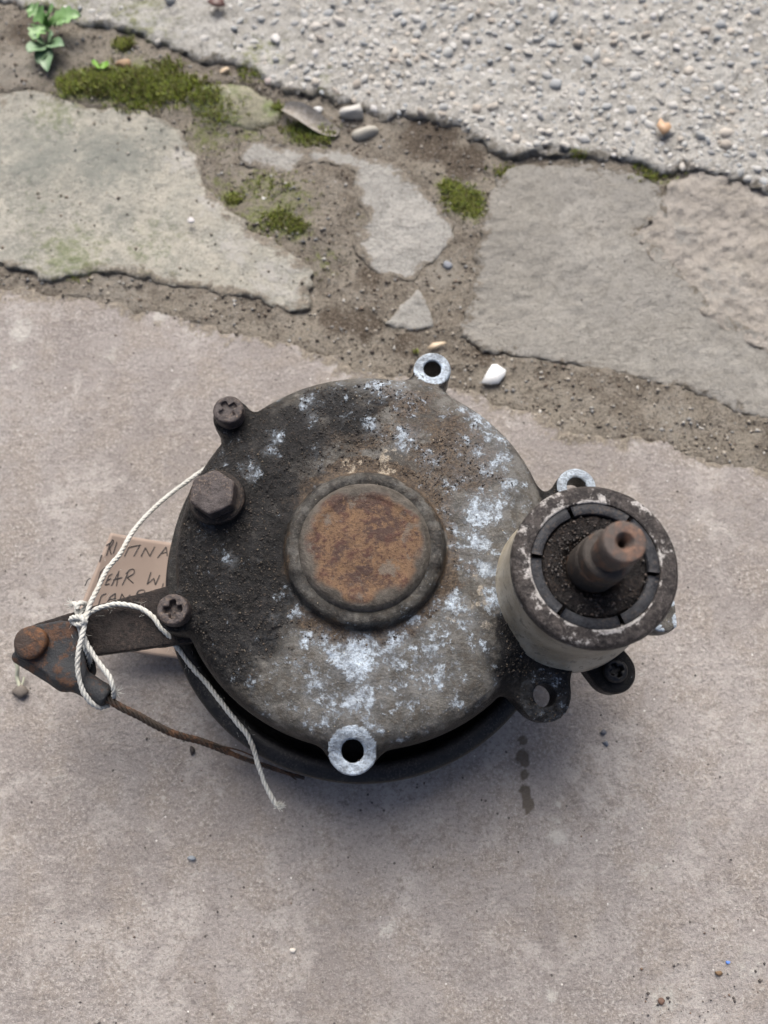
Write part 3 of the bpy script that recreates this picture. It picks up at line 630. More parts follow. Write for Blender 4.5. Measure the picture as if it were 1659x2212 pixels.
cr = np.clip(1.0 * (blob(x, y, [(840, 1005, 60, .9), (760, 1012, 50, .7), (900, 1030, 50, .6), (1040, 1300, 50, .9), (1030, 1240, 30, .7), (985, 1330, 40, .6), (960, 1180, 40, .5), (800, 1460, 40, .6), (800, 935, 30, .5), (1045, 1350, 50, .8), (700, 1490, 40, .5)], 7.8) * .62 + (nB - .5) * .8), 0, 1)
# crust: lumps where the grease is thick
nrm = np.zeros_like(V); tri = V[F]; fn = np.cross(tri[:, 2] - tri[:, 0], tri[:, 3] - tri[:, 1])
for k in range(4): np.add.at(nrm, F[:, k], fn)
nrm /= np.linalg.norm(nrm, axis=1)[:, None] + 1e-9
top = sst(.35, .8, nrm[:, 2])
crust = (nD - .5) * .22 * sst(3.35, 3.7, r) * np.clip(gr * sst(.45, .62, nC + nA * .3 - .1) + .75 * br, 0, 1) * top + (nA - .5) * .06 * top + .02 * ox * (r > 3.6)
V = V + nrm * crust[:, None]
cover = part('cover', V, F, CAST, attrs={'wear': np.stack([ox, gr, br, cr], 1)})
# crumbs caught in the grease
cr_parts = []
oct_v = np.array([(1, 0, 0), (-1, 0, 0), (0, 1, 0), (0, -1, 0), (0, 0, 1), (0, 0, -1)], float); oct_f = np.array([(0, 2, 4), (2, 1, 4), (1, 3, 4), (3, 0, 4), (2, 0, 5), (1, 2, 5), (3, 1, 5), (0, 3, 5)])
up = np.where((nrm[:, 2] > .8) & (r > 3.5) & (gr * .6 + br * .7 > .45))[0]
for i in RNG.choice(up, 5200):
    s = abs(RNG.normal(.022, .014)) + .012
    cr_parts.append((oct_v * s * RNG.uniform(.5, 1.4, (6, 1)) + V[i] + RNG.normal(0, .03, 3) * (1, 1, .2), oct_f))
v, f = join(cr_parts)
o = part('crumbs', v, f, m_var('crumb', [(.014, .012, .011), (.025, .019, .015), (.04, .028, .018), (.02, .018, .017), (.065, .045, .028), (.015, .013, .012), (.03, .024, .018), (.03, .024, .019), (.02, .016, .013), (.12, .095, .065), (.045, .03, .02), (.018, .015, .013), (.02, .016, .014)], .8), smooth=False); o['kind'] = 'stuff'

# centre plug
prof = [(2.72, 7.9), (2.68, 8.40), (2.62, 8.56), (2.52, 8.74), (2.40, 8.88), (2.28, 8.93), (2.16, 8.955), (2.06, 8.955), (1.97, 8.93), (1.90, 8.895), (1.75, 8.885), (1.3, 8.89), (.9, 8.93), (.5, 8.95), (.2, 8.955), (.001, 8.955)]
pp = np.array(prof); tt = np.linspace(0, 1, 70); dcum = np.r_[0, np.cumsum(np.hypot(*np.diff(pp, axis=0).T))]; dcum /= dcum[-1]
prof = list(zip(np.interp(tt, dcum, pp[:, 0]), np.interp(tt, dcum, pp[:, 1])))
v, f = lathe(prof, (cx, cy), 160); rr = np.hypot(v[:, 0] - cx, v[:, 1] - cy)
v[:, 2] += .05 * (fbm(v[:, 0], v[:, 1], sc=2.5, octv=3, s=141) - .5)
rm = sst(2.55, 1.95, rr + .9 * (fbm(v[:, 0], v[:, 1], sc=.9, octv=4, s=151) - .45))
part('core_plug', v, f, m_cap(), cover, attrs={'wear': np.stack([rm, 0 * rm, 0 * rm, 0 * rm], 1)})

# drum underneath
DC = at(784, 1240, 4.0)
drum_p = [(0.01, .9), (5.5, .9), (7.6, 1.0), (8.5, 1.35), (8.8, 2.0), (8.92, 3.0), (8.95, 3.5), (8.93, 3.7), (8.84, 3.85), (8.5, 3.98), (8.2, 4.0), (8.1, 3.9), (8.05, 3.5), (8.0, 2.2), (7.6, 1.9), (6.9, 1.9)]
v, f = lathe(drum_p, DC, 160); part('drum', v, f, BLACK)
v, f = lathe([(7.15, 1.8), (7.15, 6.4), (6.9, 6.45)], (cx, cy), 128); part('body', v, f, GREASY)
v, f = lathe([(.01, -.05), (3.2, -.05), (3.4, .1), (3.4, 1.0), (.01, 1.0)], DC, 64); part('hub', v, f, GREASY)

# side tube, its rim, retaining ring, seal and shaft
v, f = lathe([(3.35, 6.4), (3.25, 7.4), (3.08, 7.75), (2.97, 8.1), (2.91, 9.0), (2.87, 10.6), (2.87, 10.95)], TC, 128); tube = part('tube', v, f, m_tubeside())
RIM = m_tubetop()
v, f = lathe([(2.80, 10.86), (2.82, 10.93), (2.90, 11.0), (2.94, 11.15), (2.94, 11.42), (2.88, 11.54), (2.78, 11.6), (2.55, 11.6), (2.38, 11.6), (2.33, 11.6), (2.295, 11.59), (2.27, 11.56), (2.26, 11.40), (2.2, 11.38)], TC, 160)
v[:, :2] = TC[:2] + (v[:, :2] - TC[:2]) * (1 + .012 * (fbm(v[:, 0], v[:, 1], v[:, 2], sc=2, octv=3, s=161) - .5))[:, None]
er = np.hypot(v[:, 0] - TC[0], v[:, 1] - TC[1]); ed = ((er < 2.34) & (er > 2.25) & (v[:, 2] > 11.5)) * 1.0
part('tube_rim', v, f, RIM, tube, sharp=35, attrs={'wear': np.stack([ed, ed, ed, ed], 1)})
RING = m_dark('grey steel ring', (.020, .021, .025), (.036, .039, .045), (.075, .06, .05), .36, .6)
nseg = 6; ring_parts = []
for k in range(nseg):
    a0 = R(53 + 60 * k); a1 = a0 + R(56); P0 = []
    sec = [(2.27, 11.2), (2.27, 11.50), (2.24, 11.53), (1.90, 11.53), (1.87, 11.50), (1.87, 11.1)]
    n = 16
    V_ = [(TC[0] + rr * math.cos(a0 + (a1 - a0) * i / n), TC[1] + rr * math.sin(a0 + (a1 - a0) * i / n), zz) for i in range(n + 1) for rr, zz in sec]
    F_ = [(i * 6 + j, i * 6 + j + 1, (i + 1) * 6 + j + 1, (i + 1) * 6 + j) for i in range(n) for j in range(5)] + [(0, 1, 2, 3), (0, 3, 4, 5), (n * 6 + 3, n * 6 + 2, n * 6 + 1, n * 6), (n * 6 + 5, n * 6 + 4, n * 6 + 3, n * 6)]
    part('ring_segment', np.array(V_), np.array(F_), RING, tube, smooth=False)
SEAL = m_dark('gritty black grease', (.008, .007, .007), (.022, .018, .017), (.070, .05, .038), .36, 1.4)
nr, na = 34, 150; V_ = []; F_ = []
for i in range(nr):
    rr = .8 + (2.3 - .8) * i / (nr - 1)
    for k in range(na): a = 2 * math.pi * k / na; V_.append((TC[0] + rr * math.cos(a), TC[1] + rr * math.sin(a), 11.40 - .28 * (1 - sst(.9, 1.2, np.float64(rr)))))
for i in range(nr - 1):
    for k in range(na): F_.append((i * na + k, (i + 1) * na + k, (i + 1) * na + (k + 1) % na, i * na + (k + 1) % na))
V_ = np.array(V_); V_[:, 2] += .22 * (fbm(V_[:, 0], V_[:, 1], sc=3.2, octv=4, s=171, gain=.75) - .5) - .22 * sst(1.78, 1.9, np.hypot(V_[:, 0] - TC[0], V_[:, 1] - TC[1]))
part('grease_seal', V_, np.array(F_), SEAL, tube)
cp = []
for i in RNG.choice(np.where(np.hypot(V_[:, 0] - TC[0], V_[:, 1] - TC[1]) < 1.85)[0], 520): sz = abs(RNG.normal(.03, .02)) + .015; cp.append((oct_v * sz * RNG.uniform(.5, 1.4, (6, 1)) + V_[i] + RNG.normal(0, .04, 3) * (1, 1, .3), oct_f))
v, f = join(cp); o = part('grease_grit', v, f, m_var('grease grit', [(.012, .010, .010), (.022, .017, .016), (.03, .022, .019), (.014, .012, .012), (.045, .03, .023), (.02, .016, .015), (.075, .05, .036), (.015, .013, .013)], .45), tube, smooth=False); o['kind'] = 'stuff'
SH = m_rust('dark rusted shaft', .40, (.042, .034, .028), ((.058, .032, .021), (.115, .062, .036)))
TIP = m_rust('coppery shaft end', .6, (.072, .056, .048), ((.085, .045, .031), (.17, .095, .062)))
BLACK.node_tree.nodes['Principled BSDF'].inputs['Specular IOR Level'].default_value = .3
for m_ in (SH, TIP): m_.node_tree.nodes['Principled BSDF'].inputs['Specular IOR Level'].default_value = .55
def knurl(v, k): v[:, :2] = TC[:2] + (v[:, :2] - TC[:2]) * (1 + k * (fbm(v[:, 0], v[:, 1], v[:, 2], sc=2.5, octv=3, s=181) - .5))[:, None]; return v
v, f = lathe([(.93, 10.2), (.93, 12.3), (.92, 12.55), (.89, 12.6), (.88, 12.9), (.88, 13.18), (.86, 13.28), (.80, 13.34), (.55, 13.35)], TC, 72)
shaft = part('shaft', knurl(v, .03), f, SH, sharp=28)
v, f = lathe([(.5, 13.3), (.62, 13.34), (.62, 13.42), (.61, 14.05), (.62, 14.12), (.68, 14.20), (.70, 14.30), (.70, 14.80), (.68, 14.92), (.63, 14.985), (.56, 15.0), (.32, 15.0), (.28, 14.97), (.15, 14.72), (.125, 14.66), (.115, 13.9), (.001, 13.9)], TC, 72)
part('shaft_end', knurl(v, .02), f, TIP, shaft, sharp=28)

# lower mounting flange peeping out below the tube
LS = at(1327, 1449, 6.15); LE = LUG['e'][0]
def flange_f(X, Y, Z):
    d = smin(smin(circ(X, Y, TC, 2.9), caps2(X, Y, LS, (TC[0] + .1, TC[1] - .6), .92), .45), caps2(X, Y, LE, (TC[0], TC[1]), .74), .35)
    b = smax(d, smax(Z - 6.1, 5.0 - Z, .05), .14)
    b = smin(b, cyl(X, Y, Z, LE, .76, 5.6, 6.6, .12), .2)
    return b
v, f = nets(flange_f, (TC[0] - 4, TC[1] - 5.5, 4.8), (TC[0] + 4.5, TC[1] + 3.5, 6.9), .08)
nn = fbm(v[:, 0], v[:, 1], sc=2.5, octv=4, s=191); e_ = np.hypot(v[:, 0] - LE[0], v[:, 1] - LE[1]) < .85
oxf = np.where(e_ & (v[:, 2] > 6.45), sst(.36, .52, nn), 0); z1_ = 0 * oxf
part('mounting_flange', v, f, CAST, attrs={'wear': np.stack([oxf, np.where(e_, .3, .95), z1_, z1_], 1)})

def screw(c, zt, r, mat, rot, h=.75, cheese=True, parent=house, deep=.32):
    def fn(X, Y, Z):
        b = smax(circ(X, Y, c, r), smax(Z - zt, zt - h - Z, .02), .14 if cheese else .25)
        ca, sa = math.cos(rot), math.sin(rot); u, v_ = (X - c[0]) * ca + (Y - c[1]) * sa, -(X - c[0]) * sa + (Y - c[1]) * ca
        dep = zt - deep
        def slot(p, q): return smax(np.abs(p) - r * .62 + .25 * (zt - Z), np.abs(q) - r * .20, .06)
        s = np.minimum(slot(u, v_), slot(v_, u)); s = smax(s, dep - Z, .05)
        return smax(b, -s, .05)
    v, f = nets(fn, (c[0] - r - .2, c[1] - r - .2, zt - h - .1), (c[0] + r + .2, c[1] + r + .2, zt + .15), .04)
    v = v + .05 * (np.stack([fbm(v[:, 0], v[:, 1], v[:, 2], sc=4, octv=3, s=200 + k) for k in range(3)], 1) - .5)
    return part('screw', v, f, mat, parent)
screw(SC1, 8.55, .63, BOLT, R(35), deep=.13).__setitem__('label', 'screw with clogged cross slot at the top of the cover')
screw(SC2, 8.35, .62, BOLT, R(4)).__setitem__('label', 'cross-head screw above the lever')
screw(LS, 6.5, .50, BLACK, R(25), h=.5, cheese=False).__setitem__('label', 'black cross-head screw below the tube')
def hex_f(X, Y, Z):
    x_, y_ = X - HEX[0], Y - HEX[1]; d = None
    for k in range(3):
        a = R(-4 + 60 * k); q = np.abs(x_ * math.cos(a) + y_ * math.sin(a)) - .83; d = q if d is None else smax(d, q, .03)
    d = smax(d, np.sqrt(x_ ** 2 + y_ ** 2) - .975 + .40 * np.clip(Z - 8.98, 0, 1), .04)
    return smax(d, smax(Z - 9.2, 8.25 - Z, .02), .06)
v, f = nets(hex_f, (HEX[0] - 1.1, HEX[1] - 1.1, 8.15), (HEX[0] + 1.1, HEX[1] + 1.1, 9.35), .05)
v[:, 2] += .03 * (fbm(v[:, 0], v[:, 1], sc=3, octv=3, s=210) - .5)
hx = part('hex_bolt', v, f, BOLT)
v, f = lathe([(.7, 8.2), (1.08, 8.22), (1.13, 8.3), (1.12, 8.44), (1.05, 8.5), (.7, 8.5)], HEX, 64, .012); v[:, 2] += .08 * (fbm(v[:, 0], v[:, 1], sc=2, octv=2, s=4) - .5)
part('washer', v, f, GREASY, hx, sharp=35)

# lever, cable strap and cable
LEV = W([(34, 1390), (38, 1374), (52, 1358), (77, 1347), (140, 1328), (200, 1309), (280, 1288), (357, 1267), (450, 1240), (470, 1378), (374, 1392), (290, 1403), (215, 1413), (120, 1427), (70, 1428), (45, 1412)], 5.95)
def lever_f(X, Y, Z): return smax(poly_sd(X, Y, LEV) - .02 + 0 * Z, smax(Z - 5.95, 5.45 - Z, .03), .07)
v, f = nets(lever_f, (LEV[:, 0].min() - .3, LEV[:, 1].min() - .3, 5.3), (LEV[:, 0].max() + .3, LEV[:, 1].max() + .3, 6.1), .07)
v[:, 2] += .05 * (fbm(v[:, 0], v[:, 1], sc=1.6, octv=4, s=220) - .5); v[:, :2] += .06 * (np.stack([fbm(v[:, 0], v[:, 1], v[:, 2], sc=2.4, octv=3, s=230 + k) for k in range(2)], 1) - .5)
part('lever', v, f, m_dark('dark brown lever steel', (.012, .0095, .009), (.026, .020, .018), (.055, .04, .032), .5, .8))
cq = lambda a, b, z: at(a * .1852, 1289.2 + b * .1852, z)
STR = np.array([cq(a, b, 6.35)[:2] for a, b in [(155, 560), (175, 440), (240, 370), (340, 335), (520, 305), (700, 268), (860, 300), (920, 420), (960, 600), (990, 740), (1000, 840), (960, 960), (820, 1035), (700, 1000), (560, 910), (380, 800), (200, 710), (160, 640)]])
sa, sb = cq(760, 890, 5.95), cq(1225, 1150, 5.8)
def strap_f(X, Y, Z):
    p = poly_sd(X, Y, STR)
    d = smax(p, smax(Z - 6.36, 6.12 - Z, .03), .08)
    d2 = smax(p, smax(Z - 5.3, 5.05 - Z, .03), .08)
    edge = caps3(X, Y, Z, cq(230, 700, 5.8), cq(760, 1000, 5.8), .30, .38)
    edge = smax(edge, -caps3(X, Y, Z, cq(235, 685, 5.8), cq(765, 985, 5.8), .12, .2), .05)
    d = smin(smin(d, d2, .1), edge, .25)
    s = caps3(X, Y, Z, sa, sb, .52, .44)
    ax = np.array(sb) - np.array(sa); ax = ax / np.linalg.norm(ax)
    s = smax(s, (X - sb[0]) * ax[0] + (Y - sb[1]) * ax[1] + (Z - sb[2]) * ax[2] - .18, .1)
    s = smax(s, -caps3(X, Y, Z, sb - ax * .3, sb + ax * 1.0, .2, .26), .06)
    return smin(d, s, .3)
lo = np.minimum(STR.min(0), sb[:2]) - 1; hi = np.maximum(STR.max(0), sb[:2]) + 1
v, f = nets(strap_f, (lo[0], lo[1], 4.8), (hi[0], hi[1], 6.8), .06)
v += .05 * (np.stack([fbm(v[:, 0], v[:, 1], v[:, 2], sc=1.8, octv=4, s=240 + k) for k in range(3)], 1) - .5)
strap = part('cable_strap', v, f, m_rust('rust-stained steel strap', .58, (.028, .030, .033), ((.045, .025, .017), (.085, .044, .026))))
PN = at(63, 1387, 6.75)
v, f = lathe([(.62, 6.2), (.64, 6.4), (.66, 6.55), (.66, 6.66), (.61, 6.74), (.5, 6.77), (.25, 6.79), (.001, 6.80)], PN, 56, .02); v[:, 2] += .05 * (fbm(v[:, 0], v[:, 1], sc=3, octv=3, s=251) - .5)
part('pin', v, f, m_rust('rusted pin', .6, (.045, .032, .026), ((.072, .034, .020), (.14, .066, .030))), strap)
cab = [(224, 1504, 5.85), (262, 1528, 5.5), (301, 1547, 5.0), (335, 1566, 4.5), (366, 1581, 4.0), (398, 1592, 3.5), (430, 1600, 3.0), (463, 1612, 2.5), (495, 1625, 2.0)]
WIRE = m_rust('rusted wire', .7, (.055, .043, .034), ((.072, .038, .024), (.145, .080, .048)))
p, s = spline([at(*q) for q in cab]); L = s[-1]
parts_ = [rope(p, s, 5, np.full(len(s), .105), .058, 1.25, 0, None)]
p2, s2 = spline([at(*q) for q in [(480, 1619, 2.2), (520, 1636, 1.7), (560, 1650, 1.3), (610, 1667, .9), (657, 1681, .5)]])
parts_.append(rope(p2, s2, 4, np.full(len(s2), .065) * np.linspace(1.1, .6, len(s2)), .05, 1.5))
for pts in ([(380, 1586, 3.8), (400, 1596, 3.3), (415, 1601, 3.0), (428, 1606, 2.9)], [(430, 1600, 3.1), (480, 1612, 2.5), (520, 1622, 2.0), (556, 1638, 1.8)], [(470, 1613, 2.4), (540, 1640, 1.6), (600, 1660, 1.2), (640, 1684, .7)]):
    q, s3 = spline([at(*a) for a in pts]); parts_.append(sweep(q, .035, 6))
v, f = join(parts_); part('cable', v, f, WIRE)

# ------------------------------------------------------------------ the card tag
TL, TR, BR, BL = at(239, 1151, 3.2), at(520, 1184, .6), at(520, 1440, .6), at(141, 1388, 3.2)
def card(u, v, dz=0):
    p = (TL * (1 - u) + TR * u) * (1 - v) + (BL * (1 - u) + BR * u) * v
    p = p.copy(); p[2] += -.75 * math.sin(math.pi * min(1, u * 1.05)) * (1 - u * .4) + dz; return p
def on_card(px, py, dz=.012):
    z = 2.0; u = v = .5
    for _ in range(25):
        t = at(px, py, z)
        for __ in range(3):
            p = card(u, v); e = (t - p)[:2]; Ju = ((card(u + 1e-3, v) - p) / 1e-3)[:2]; Jv = ((card(u, v + 1e-3) - p) / 1e-3)[:2]
            du, dv = np.linalg.solve(np.stack([Ju, Jv], 1), e); u += du; v += dv
        z = card(u, v, dz)[2]
    return card(u, v, dz)
torg = BL * 1.0; torg[2] = 0
nu, nv = 48, 30; V_ = []; 
for lay in (0, -.05):
    for i in range(nu + 1):
        for j in range(nv + 1): V_.append(card(i / nu, j / nv, lay))
V_ = np.array(V_); F_ = []; n1 = (nu + 1) * (nv + 1); ix = lambda i, j, l=0: l * n1 + i * (nv + 1) + j
for i in range(nu):
    for j in range(nv): F_ += [(ix(i, j), ix(i, j + 1), ix(i + 1, j + 1), ix(i + 1, j))[::-1][::-1], (ix(i, j, 1), ix(i + 1, j, 1), ix(i + 1, j + 1, 1), ix(i, j + 1, 1))]
for i in range(nu): F_ += [(ix(i, 0), ix(i + 1, 0), ix(i + 1, 0, 1), ix(i, 0, 1)), (ix(i, nv), ix(i, nv, 1), ix(i + 1, nv, 1), ix(i + 1, nv))]
for j in range(nv): F_ += [(ix(0, j), ix(0, j, 1), ix(0, j + 1, 1), ix(0, j + 1)), (ix(nu, j), ix(nu, j + 1), ix(nu, j + 1, 1), ix(nu, j, 1))]
tagr = empty('card_tag', torg); tag(tagr, 'brown card tag with handwritten capitals tucked under the lever', 'tag')
mesh_np('card', V_, np.array(F_), m_card(), tagr, origin=torg, smooth=False)
STK = [[(475, 302), (530, 268)], [(418, 430), (385, 528)], [(525, 285), (480, 440)], [(525, 288), (562, 222), (574, 256), (522, 342)], [(522, 342), (546, 425)], [(622, 255), (572, 415)],
       [(775, 330), (860, 312), (946, 298)], [(778, 335), (724, 450)], [(928, 312), (850, 450)], [(1012, 330), (950, 452)], [(1012, 335), (1070, 450)], [(1070, 450), (1136, 320)], [(1290, 325), (1175, 472)], [(1215, 412), (1300, 396)], [(1295, 325), (1310, 450)],
       [(400, 660), (352, 850)], [(400, 662), (470, 600), (490, 650), (400, 745)], [(262, 752), (225, 775), (186, 858)], [(512, 715), (460, 840)], [(462, 840), (522, 824)], [(488, 780), (542, 752)], [(512, 712), (560, 690)], [(652, 650), (545, 852)], [(648, 650), (615, 856)], [(570, 772), (692, 740)],
       [(772, 680), (694, 845)], [(742, 690), (800, 632), (848, 628), (856, 680), (762, 742)], [(762, 742), (846, 816)], [(1086, 665), (1034, 830)], [(1034, 830), (1126, 750)], [(1126, 750), (1146, 840)], [(1146, 840), (1206, 705)], [(1255, 820), (1240, 870)],
       [(475, 958), (415, 985), (382, 1075), (362, 1135)], [(602, 955), (535, 1000), (482, 1095)], [(602, 955), (592, 1065)], [(520, 1040), (610, 1020)], [(692, 958), (655, 1060)], [(692, 965), (738, 1035)], [(738, 1035), (806, 975)], [(806, 975), (780, 1040)], [(880, 990), (915, 922), (985, 908), (1004, 940), (950, 985)], [(915, 922), (870, 1040)]]
ink = []
for sk in STK:
    pts = [on_card(153.6 + a * .1587, 1130.1 + b * .1587) for a, b in sk]
    if len(pts) > 2: q, _ = spline(pts, 8)
    else: q = np.array([pts[0] * (1 - t) + pts[1] * t for t in np.linspace(0, 1, 6)])
    v, f = sweep(q, .026, 6); v[:, 2] = (v[:, 2] - np.repeat(q[:, 2], 6)) * .25 + np.repeat(q[:, 2], 6); ink.append((v, f))
v, f = join(ink); mesh_np('writing', v, f, m_plain('black marker ink', (.022, .018, .018), .6), tagr, origin=torg)

# ------------------------------------------------------------------ string
COT = m_string()
cs_ = lambda a, b, z: at(a * .43, 987.5 + b * .43, z)
sorg = cs_(400, 830, 0)
strg = empty('string', sorg); tag(strg, 'white twisted cotton string knotted round the lever and trailing over the drum', 'string')
def cord(name, pts, ply=.063, off=.049):
    p, s = spline(pts); v, f = rope(p, s, 3, off * (1 + .5 * (fbm(s, s * 0 + len(pts), sc=1.5, octv=3, s=5) - .5)), ply, .7); v += .05 * (np.stack([fbm(v[:, 0], v[:, 1], v[:, 2], sc=5, octv=3, s=300 + k) for k in range(3)], 1) - .5); return mesh_np(name, v, f, COT, strg, origin=sorg)
cord('strand', [cs_(*q) for q in [(1060, 40, 3.0), (1010, 72, 3.0), (930, 130, 3.2), (850, 190, 3.5), (760, 270, 4.0), (690, 345, 4.5), (640, 420, 5.0), (600, 490, 5.4), (540, 562, 5.9), (490, 660, 6.4), (452, 740, 6.7), (430, 820, 6.9), (412, 900, 6.95), (393, 980, 6.95), (390, 1060, 6.8), (402, 1130, 6.6), (425, 1190, 6.4), (462, 1238, 6.1), (505, 1258, 5.7), (545, 1246, 5.3)]])
cord('strand', [cs_(*q) for q in [(560, 1225, 5.2), (572, 1195, 5.9), (568, 1155, 6.3), (548, 1100, 6.4), (510, 1050, 6.45), (470, 995, 6.5), (440, 945, 6.6), (415, 890, 6.6), (398, 850, 6.5), (392, 825, 6.6)]])
cord('strand', [cs_(*q) for q in [(452, 1030, 5.7), (444, 1000, 6.1), (428, 955, 6.45), (412, 905, 6.5), (400, 850, 6.4)]])
cord('strand', [cs_(*q) for q in [(372, 830, 6.5), (398, 812, 6.9), (430, 795, 6.8), (470, 770, 6.55), (520, 750, 6.4), (580, 738, 6.35), (660, 745, 6.35), (720, 766, 6.3), (770, 805, 6.3), (800, 848, 6.2), (850, 902, 5.9), (900, 970, 5.4), (960, 1050, 5.0), (1040, 1140, 4.6), (1110, 1230, 4.7), (1180, 1320, 4.6), (1240, 1392, 4.5), (1272, 1460, 4.3), (1295, 1540, 4.0), (1330, 1640, 3.6), (1372, 1722, 3.3), (1392, 1755, 3.2)]])
cord('knot', [cs_(*q) for q in [(430, 850, 6.4), (395, 838, 6.5), (358, 822, 6.6), (368, 805, 6.95), (405, 806, 7.1), (425, 830, 7.05), (395, 840, 6.9), (372, 828, 6.7), (388, 800, 6.5), (388, 770, 6.5), (385, 745, 6.4), (372, 735, 6.3), (362, 738, 6.2)]])
cord('knot', [cs_(*q) for q in [(402, 800, 6.5), (408, 775, 6.4), (425, 760, 6.3), (430, 740, 6.4), (412, 732, 6.6), (392, 742, 6.7), (385, 765, 6.7)]])
fz = []
def fuzz(c, dirs, n, ln, r_=.012):
    for _ in range(n):
        d = np.array(dirs) + RNG.normal(0, .5, 3); d /= np.linalg.norm(d); e = c + RNG.normal(0, .05, 3); k = RNG.normal(0, .3, 3)
        q = np.array([e + d * ln * t + k * (t * t) * ln for t in np.linspace(0, 1, 5)]); fz.append(sweep(q, r_ * np.linspace(1, .4, 5), 4))
fuzz(cs_(1396, 1757, 3.2), (1, .6, .1), 30, .24, .022); fuzz(cs_(1395, 1752, 3.2), (.4, -.3, .2), 20, .18, .022); fuzz(cs_(575, 1185, 5.8), (1, .3, 0), 14, .25, .015); fuzz(cs_(365, 738, 6.2), (-1, .2, .1), 20, .22, .018); fuzz(cs_(452, 1030, 5.7), (.2, -1, 0), 14, .2)
for p_ in [(640, 420, 5.0), (450, 740, 6.7), (395, 980, 6.95), (720, 766, 6.3), (960, 1050, 5.0), (1240, 1392, 4.0), (540, 562, 5.9), (850, 902, 5.9), (400, 830, 7), (580, 738, 6.35), (1110, 1230, 4.3), (770, 270, 4)]:
    for _ in range(7): fuzz(cs_(*p_) + RNG.normal(0, .12, 3) * (2, 2, .3), RNG.normal(0, 1, 3), 1, .22, .005)
v, f = join(fz); o = mesh_np('fibres', v, f, COT, strg, origin=sorg); o['kind'] = 'stuff'

# ------------------------------------------------------------------ loose stones, chips, leaves
def rock(seed, sx, sy, sz, sub=2):
    import bmesh
    bm = bmesh.new(); bmesh.ops.create_icosphere(bm, subdivisions=sub, radius=1); v = np.array([q.co[:] for q in bm.verts]); f = np.array([[w_.index for w_ in q.verts] for q in bm.faces]); bm.free()
    rr = random.Random(seed)
    for _ in range(7):      # broken faces
        n = np.array([rr.gauss(0, 1) for _ in range(3)]); n /= np.linalg.norm(n); d = rr.uniform(.42, .75); k = v @ n - d
        v = v - np.clip(k, 0, None)[:, None] * n
    return v * (sx, sy, sz), f
def loose(name, px, py, r_px, col, label, cat, seed, flat=.6, asp=.8, rot=0, z=0.0, rough=.7):
    c = at(px, py, z); r = r_px * np.linalg.norm(at(px + 1, py, z) - c); v, f = rock(seed, r, r * asp, r * flat)
    a = R(rot); v = np.stack([v[:, 0] * math.cos(a) - v[:, 1] * math.sin(a), v[:, 0] * math.sin(a) + v[:, 1] * math.cos(a), v[:, 2]], 1)
    v = v + c; v[:, 2] += z - v[:, 2].min() - .03
    o = mesh_np(name, v, f, m_plain(name + ' surface', col, rough), None, origin=c, smooth=False); return tag(o, label, cat)
loose('stone', 415, 1852, 10, (.20, .225, .25), 'blue-grey pebble alone on the purple flagstone below the cable', 'stone', 1)
loose('stone', 633, 2052, 9, (.60, .56, .50), 'small white stone chip near the bottom edge of the flagstone', 'stone', 2)
loose('stone', 762, 256, 30, (.42, .41, .38), 'rounded pale rock in the dirt beside the dead leaf', 'stone', 3, .6, .8, 10, -.3)
loose('stone', 790, 297, 32, (.36, .34, .29), 'angular tan rock just below the rounded pale rock', 'stone', 4, .5, .65, 10, -.3)
loose('stone', 967, 577, 17, (.20, .215, .24), 'blue-grey pebble in the joint beside the hook-shaped flagstone', 'stone', 5, .5, .6, 0, -.25)
loose('stone', 1304, 1581, 9, (.10, .105, .12), 'upper of two dark grit stones on the flagstone under the tube', 'stone', 6, .6, .9)
loose('stone', 1308, 1605, 8, (.13, .145, .17), 'lower of two dark grit stones on the flagstone under the tube', 'stone', 7, .6, .9)
loose('stone', 576, 432, 11, (.58, .57, .55), 'small white pebble on the mossy dirt patch', 'stone', 8, .6, .8, 0, -.1)
loose('stone', 487, 158, 13, (.46, .36, .25), 'small orange-tan pebble at the concrete edge near the moss', 'stone', 9, .6, .8, 0, -.1)
loose('stone', 583, 182, 14, (.42, .36, .33), 'pinkish pebble at the concrete edge above the mossy stone', 'stone', 10, .6, .8, 0, -.1)
loose('stone', 413, 478, 9, (.52, .50, .50), 'pale round pebble lying on the grey-green flagstone', 'stone', 14, .6, .9, 0, .38)
loose('stone', 688, 243, 13, (.60, .60, .59), 'white pebble touching the dead leaf', 'stone', 15, .6, .8, 0, -.2)
loose('stone', 270, 148, 20, (.32, .21, .12), 'brown pebble in the soil beside the weed', 'stone', 16, .6, .8, 20, 0)
loose('brick_chip', 737, 722, 15, (.36, .13, .06), 'orange brick fragment in the dirt above the housing', 'brick chip', 11, .35, 1.1, 80, -.25)
loose('stone', 1250, 858, 9, (.17, .175, .19), 'dark pebble in the joint right of the white chip', 'stone', 17, .5, .7, 0, -.3)
loose('grit', 1572, 2078, 5, (.10, .22, .60), 'tiny bright blue crumb near the bottom edge', 'grit', 18, .7, .9)
loose('grit', 1552, 2100, 9, (.15, .095, .05), 'brown grit stone beside the tiny blue crumb', 'grit', 19, .7, .8)
loose('grit', 1430, 2163, 10, (.12, .07, .05), 'reddish brown crumb in a worn pit at the bottom edge', 'grit', 20, .4, .8)
loose('wood_chip', 47, 1494, 25, (.13, .112, .095), 'grey brown wood chip on the flagstone below the rusted pin', 'wood chip', 13, .5, .75, -30)
